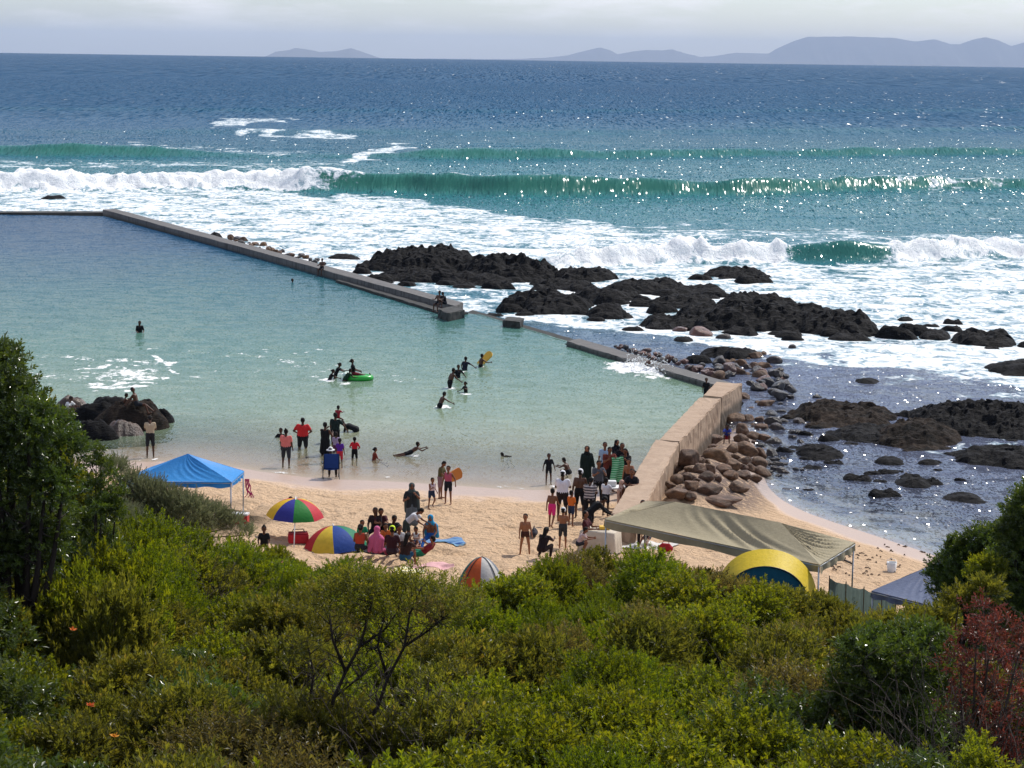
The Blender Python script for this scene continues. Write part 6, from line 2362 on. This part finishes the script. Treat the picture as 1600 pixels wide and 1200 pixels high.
def build_own_plants():
    dk = dict(nl=11, ll=.085, lw=.036, sl=.14, inner=.35, upb=.45, spread=(.55, 1.2))
    own_plant('tree', 'dark glossy leaved tree leaning in at the left edge above the pool outcrop', 'tree', 36, [(-25, 590, 62), (5, 560, 26), (25, 620, 40), (45, 672, 55), (84, 668, 30), (95, 705, 40), (0, 720, 70), (70, 770, 45), (100, 745, 18), (30, 850, 75), (-70, 680, 110), (-40, 860, 80), (75, 835, 35), (-90, 800, 110)], 'dark', 1350, dk, r0=.09)
    own_plant('shrub', 'small dark shrub with upright twigs in front of the pool outcrop', 'shrub', 41, [(150, 705, 10), (158, 728, 14), (172, 748, 13), (150, 765, 18), (182, 772, 12), (160, 795, 22), (140, 820, 24), (180, 805, 15), (150, 850, 30), (172, 872, 30), (130, 885, 38)], 'dark', 1300, dk, r0=.03)
    own_plant('shrub', 'wide silvery grey shrub sloping down beside the blue canopy', 'shrub', 60, [(180, 735, 20), (205, 760, 26), (235, 775, 30), (215, 790, 30), (270, 790, 28), (300, 800, 28), (335, 810, 24), (362, 822, 18), (250, 810, 32), (310, 825, 26), (385, 836, 12)], 'grey', 2100, dict(nl=16, ll=.06, lw=.018, sl=.22, inner=.4, upb=.9, spread=(.3, .8)), bark=BARK, r0=.03)
    own_plant('tree', 'dark round leaved tree at the right edge over the cove', 'tree', 41, [(1610, 815, 42), (1585, 840, 34), (1640, 800, 60), (1590, 890, 48), (1650, 900, 85), (1570, 950, 40), (1625, 970, 70), (1680, 850, 90)], 'dark', 1700, dk, r0=.08)
    own_plant('shrub', 'dark bush with a yellow green top beside the grey canopy', 'shrub', 44, [(1530, 848, 26), (1555, 862, 26), (1500, 866, 26), (1478, 888, 24), (1462, 902, 14), (1520, 895, 38), (1560, 910, 40), (1490, 925, 32), (1540, 945, 44)], 'dark', 1700, dk, r0=.05)
    own_plant('shrub', 'bright yellow green young growth between dark bush and dark tree', 'shrub', 40, [(1535, 885, 17), (1552, 893, 18), (1520, 900, 14)], 'lime', 2200, dict(nl=12, ll=.06, lw=.026, sl=.14, inner=.2, upb=.8), r0=.02)
    own_plant('shrub', 'rusty red leaved shrub standing at the right edge among bare twigs', 'shrub', 30, [(1538, 950, 26), (1560, 985, 34), (1525, 1005, 34), (1500, 1040, 30), (1560, 1040, 44), (1595, 1010, 30), (1530, 1080, 46), (1580, 1100, 44), (1545, 1140, 46), (1500, 1100, 30), (1560, 1190, 50)], 'red', 520, dict(nl=10, ll=.085, lw=.026, sl=.15, inner=.1, upb=.4, spread=(.6, 1.3)), bark=BARK, r0=.035, twigs=26)
    own_plant('shrub', 'large dark bush with glinting leaves left of the rusty red shrub', 'shrub', 31, [(1375, 1010, 34), (1420, 1005, 40), (1455, 1010, 36), (1350, 1030, 44), (1400, 1050, 60), (1450, 1070, 48), (1330, 1085, 46), (1380, 1120, 64), (1440, 1140, 60), (1320, 1150, 50), (1390, 1190, 60), (1290, 1110, 26)], 'dark', 1100, dk, r0=.05, twigs=18)
    own_plant('shrub', 'olive leaved shrub with pale glints above the dark bush', 'shrub', 36, [(1390, 985, 26), (1430, 980, 28), (1470, 975, 30), (1500, 945, 24), (1350, 992, 26), (1450, 1005, 34), (1540, 925, 22)], 'olive', 1900, dict(nl=12, ll=.08, lw=.024, sl=.16, inner=.35, upb=.8, spread=(.35, .95)), r0=.03)
    own_plant('shrub', 'lime shoot rising at the bottom edge below the rusty red shrub', 'shrub', 24, [(1525, 1170, 20), (1520, 1200, 28), (1545, 1215, 30)], 'lime', 1500, dict(nl=12, ll=.058, lw=.026, sl=.14, inner=.2, upb=.9), r0=.012)
    # stand of bare dark trunks with a thin crown
    d = 28.5
    k = d / F
    base = PD(525, 1170, d)
    base = Vector((base.x, d, gz(base.x, d)))
    t = thing('tree', 'small tree with two leaning bare dark trunks and a thin olive crown', 'tree', base)
    rnd = random.Random(8)
    off = lambda x, y, e=0: PD(x, y, d + e) - base
    limbs = [([(497, 1215), (505, 1150), (522, 1090), (540, 1050), (562, 1010), (575, 965), (585, 925)], 3.8), ([(548, 1215), (556, 1150), (590, 1105), (606, 1060), (632, 1010), (640, 960), (660, 915)], 3.6), ([(478, 1190), (482, 1110), (490, 1055), (480, 1000)], 3.4), ([(540, 1050), (520, 1000), (515, 960)], 3), ([(606, 1060), (590, 1010), (600, 965)], 3), ([(570, 1128), (640, 1125), (690, 1110)], 2), ([(562, 1010), (600, 985), (625, 950)], 2.4), ([(632, 1010), (670, 985), (700, 960)], 2.4), ([(522, 1090), (560, 1060), (580, 1040)], 2)]
    for i, (pts, r) in enumerate(limbs):
        b = MB()
        pp = [off(x, y, rnd.uniform(-.12, .12)) for x, y in pts]
        b.tube(pp, [r * k * (1 - .6 * j / (len(pp) - 1)) for j in range(len(pp))], 8)
        for _ in range(34 if i < 3 else 20):
            j = rnd.randrange(1, len(pp))
            o = pp[j - 1].lerp(pp[j], rnd.random())
            q = o
            path = [o]
            dr = Vector((rnd.gauss(0, 1), rnd.gauss(0, .8), rnd.gauss(.5, .6))).normalized()
            for s_ in range(3):
                dr = (dr + Vector((rnd.gauss(0, .4), rnd.gauss(0, .4), rnd.gauss(.1, .3)))).normalized()
                q = q + dr * rnd.uniform(.08, .22)
                path.append(q)
            b.tube(path, [.009, .006, .004, .002], 4)
        b.build('trunk' if i < 2 else 'branch', BARK_DARK, t, True)
    cl = [(x, y, r) for x, y, r in [(480, 950, 34), (520, 935, 34), (560, 915, 36), (600, 930, 36), (640, 918, 36), (690, 935, 36), (725, 955, 34), (500, 985, 26), (620, 960, 30), (700, 975, 26), (560, 965, 26), (470, 1030, 22), (690, 1030, 24)]]
    cc = [off(x, y, rnd.uniform(-.4, .4)).to_tuple() + (r * k,) for x, y, r in cl]
    link('crown', crown_mesh(77, cc, 900, 11, .06, .02, .16, .2, .8), LEAF['olive'], t)
    # dry twigs in the lower right
    for i, (x, y, dd) in enumerate(((570, 1100, 28.2), (612, 1085, 28.6), (1480, 1120, 27), (1570, 1130, 26), (1420, 1170, 25), (1610, 1060, 28), (640, 1150, 26.5), (470, 1120, 29.5), (300, 905, 45), (1260, 1050, 33))):
        p = PD(x, y, dd)
        bs = Vector((p.x, dd, gz(p.x, dd)))
        b = MB()
        h = max(.8, PD(x, y - 70, dd).z - bs.z)
        rnd = random.Random(50 + i)
        for q in range(46):
            dr = Vector((rnd.gauss(0, .75), rnd.gauss(0, .75), 1)).normalized()
            pt = Vector((rnd.gauss(0, .2), rnd.gauss(0, .2), -.05))
            path = [pt]
            n = 6
            for s_ in range(n):
                dr = (dr + Vector((rnd.gauss(0, .28), rnd.gauss(0, .28), rnd.gauss(0, .12)))).normalized()
                pt = pt + dr * h * rnd.uniform(.1, .24)
                path.append(pt)
                if rnd.random() < .7:
                    e = (dr + Vector((rnd.gauss(0, .8), rnd.gauss(0, .8), rnd.gauss(0, .5)))).normalized()
                    b.tube([pt, pt + e * .14, pt + e * .26 + Vector((0, 0, rnd.gauss(0, .06)))], [.006, .004, .002], 4)
            b.tube(path, [.012 - .0015 * j for j in range(n + 1)], 4)
        o = b.build('dry_shrub', BARK, None)
        o.location = bs
        tag(o, ['grey twig tangle between the two bare trunks', 'fine grey twigs around the right bare trunk', 'leafless grey twigs under the rusty red shrub', 'tangle of bare twigs at the lower right edge', 'bare twigs at the foot of the large dark bush', 'pale bare twigs between red shrub and dark tree', 'dry grey twigs right of the bare trunks', 'dry grey twigs left of the bare trunks', 'dry grey shrub among fresh green ones near the blue canopy', 'bare pale branches amid the brownish shrubs'][i], 'dry shrub')
    # low growth and litter on the dune under everything
    rs = np.random.RandomState(4)
    n = 16000
    y = 15 + 43 * rs.random(n) ** .8
    x = rs.uniform(-1, 1, n) * (y * .25 + 2.5)
    keep = (y < 54 + 3 * vn(x * .5, y * .5, 0, 3)) | ((x < -11 - .12 * (y - 55)) & (y < 66))
    x, y = x[keep], y[keep]
    z = ground(x, y) + rs.uniform(.02, .42, len(x))
    A = rs.normal(size=(len(x), 3)) * .5 + np.array([0, 0, 1])
    A /= np.linalg.norm(A, axis=1, keepdims=True)
    V, tint = sprigs(rs, np.stack([x, y, z], 1), A, 10, .075, .026, .2)
    o = link('undergrowth', mesh_np('undergrowth', V, np.arange(len(V)).reshape(-1, 4), False, {'tint': ('FACE', tint)}), LEAF['olive'])
    o['kind'] = 'stuff'
    o['label'] = 'low leafy growth covering the dune under the shrubs'
    # a few orange blooms caught in the foliage
    for x, y, dd, col in ((437, 880, 52, '#f2a58c'), (114, 985, 30, '#e8813a'), (179, 1152, 21.5, '#e8a03a'), (141, 1103, 24, '#d9642c')):
        p = PD(x, y, dd)
        b = MB()
        rnd = random.Random(int(x))
        for q in range(9):
            a, e = q * 2.4, rnd.uniform(.1, 1.1)
            dv = Vector((math.cos(a) * math.cos(e), math.sin(a) * math.cos(e), math.sin(e)))
            sd = dv.cross(Vector((0, 0, 1))).normalized() * .02
            b.add([(0, 0, 0), dv * .035 - sd, dv * .07, dv * .035 + sd], [(0, 1, 2, 3)])
        o = b.build('flower', cloth(col, .7, .3))
        o.location = p
        o.scale = (1, 1, 1) if dd < 40 else (1.8, 1.8, 1.8)
        tag(o, {437: 'pale orange flower head on the fresh green shrub above the thicket', 114: 'orange leaf bright against olive shrubs at the left', 179: 'yellow orange leaf low at the left', 141: 'small dark orange leaf among dark foliage at the left'}[x], 'flower')


build_own_plants()

build_sea()
build_pool()


def build_spray():
    """droplets thrown up along the breaking crests"""
    rs = np.random.RandomState(12)
    t = NT('spray_drops')
    m = t.done(t.mixs(.4, t.bsdf(lin((.86, .88, .88)), .8, None, .1), t.n('BsdfTranslucent', {'Color': lin((.86, .88, .88))}).outputs[0]))
    V = []
    for (xa, xb, ya, yb, zc, n, hh) in ((865, 1240, 398, 398, 1.0, 2600, .55), (1390, 1640, 392, 390, 1.0, 1500, .45), (-40, 520, 285, 284, 1.9, 2200, .5), (985, 1040, 575, 580, .5, 500, .35)):
        for _ in range(n):
            u = rs.rand()
            u = (u + .04 * rs.randn()) if rs.rand() < .5 else (math.floor(u * 9) + .5 + .22 * rs.randn()) / 9
            p = P(xa + (xb - xa) * u, ya + (yb - ya) * u, zc)
            p = p + Vector((rs.randn() * .3, rs.randn() * .9, abs(rs.randn()) ** 1.4 * hh))
            q = rs.uniform(.015, .05)
            d = rs.normal(size=(4, 3)) * q
            V.append(np.array(p) + d)
    V = np.concatenate(V)
    b = np.arange(len(V)).reshape(-1, 4)
    Fc = np.concatenate([b[:, [0, 1, 2]], b[:, [0, 2, 3]], b[:, [0, 3, 1]], b[:, [1, 3, 2]]])
    o = link('spray', mesh_np('spray', V, Fc, False), m)
    o['kind'] = 'stuff'
    o['label'] = 'fine white spray thrown up along the breaking waves'


build_spray()
build_haze()
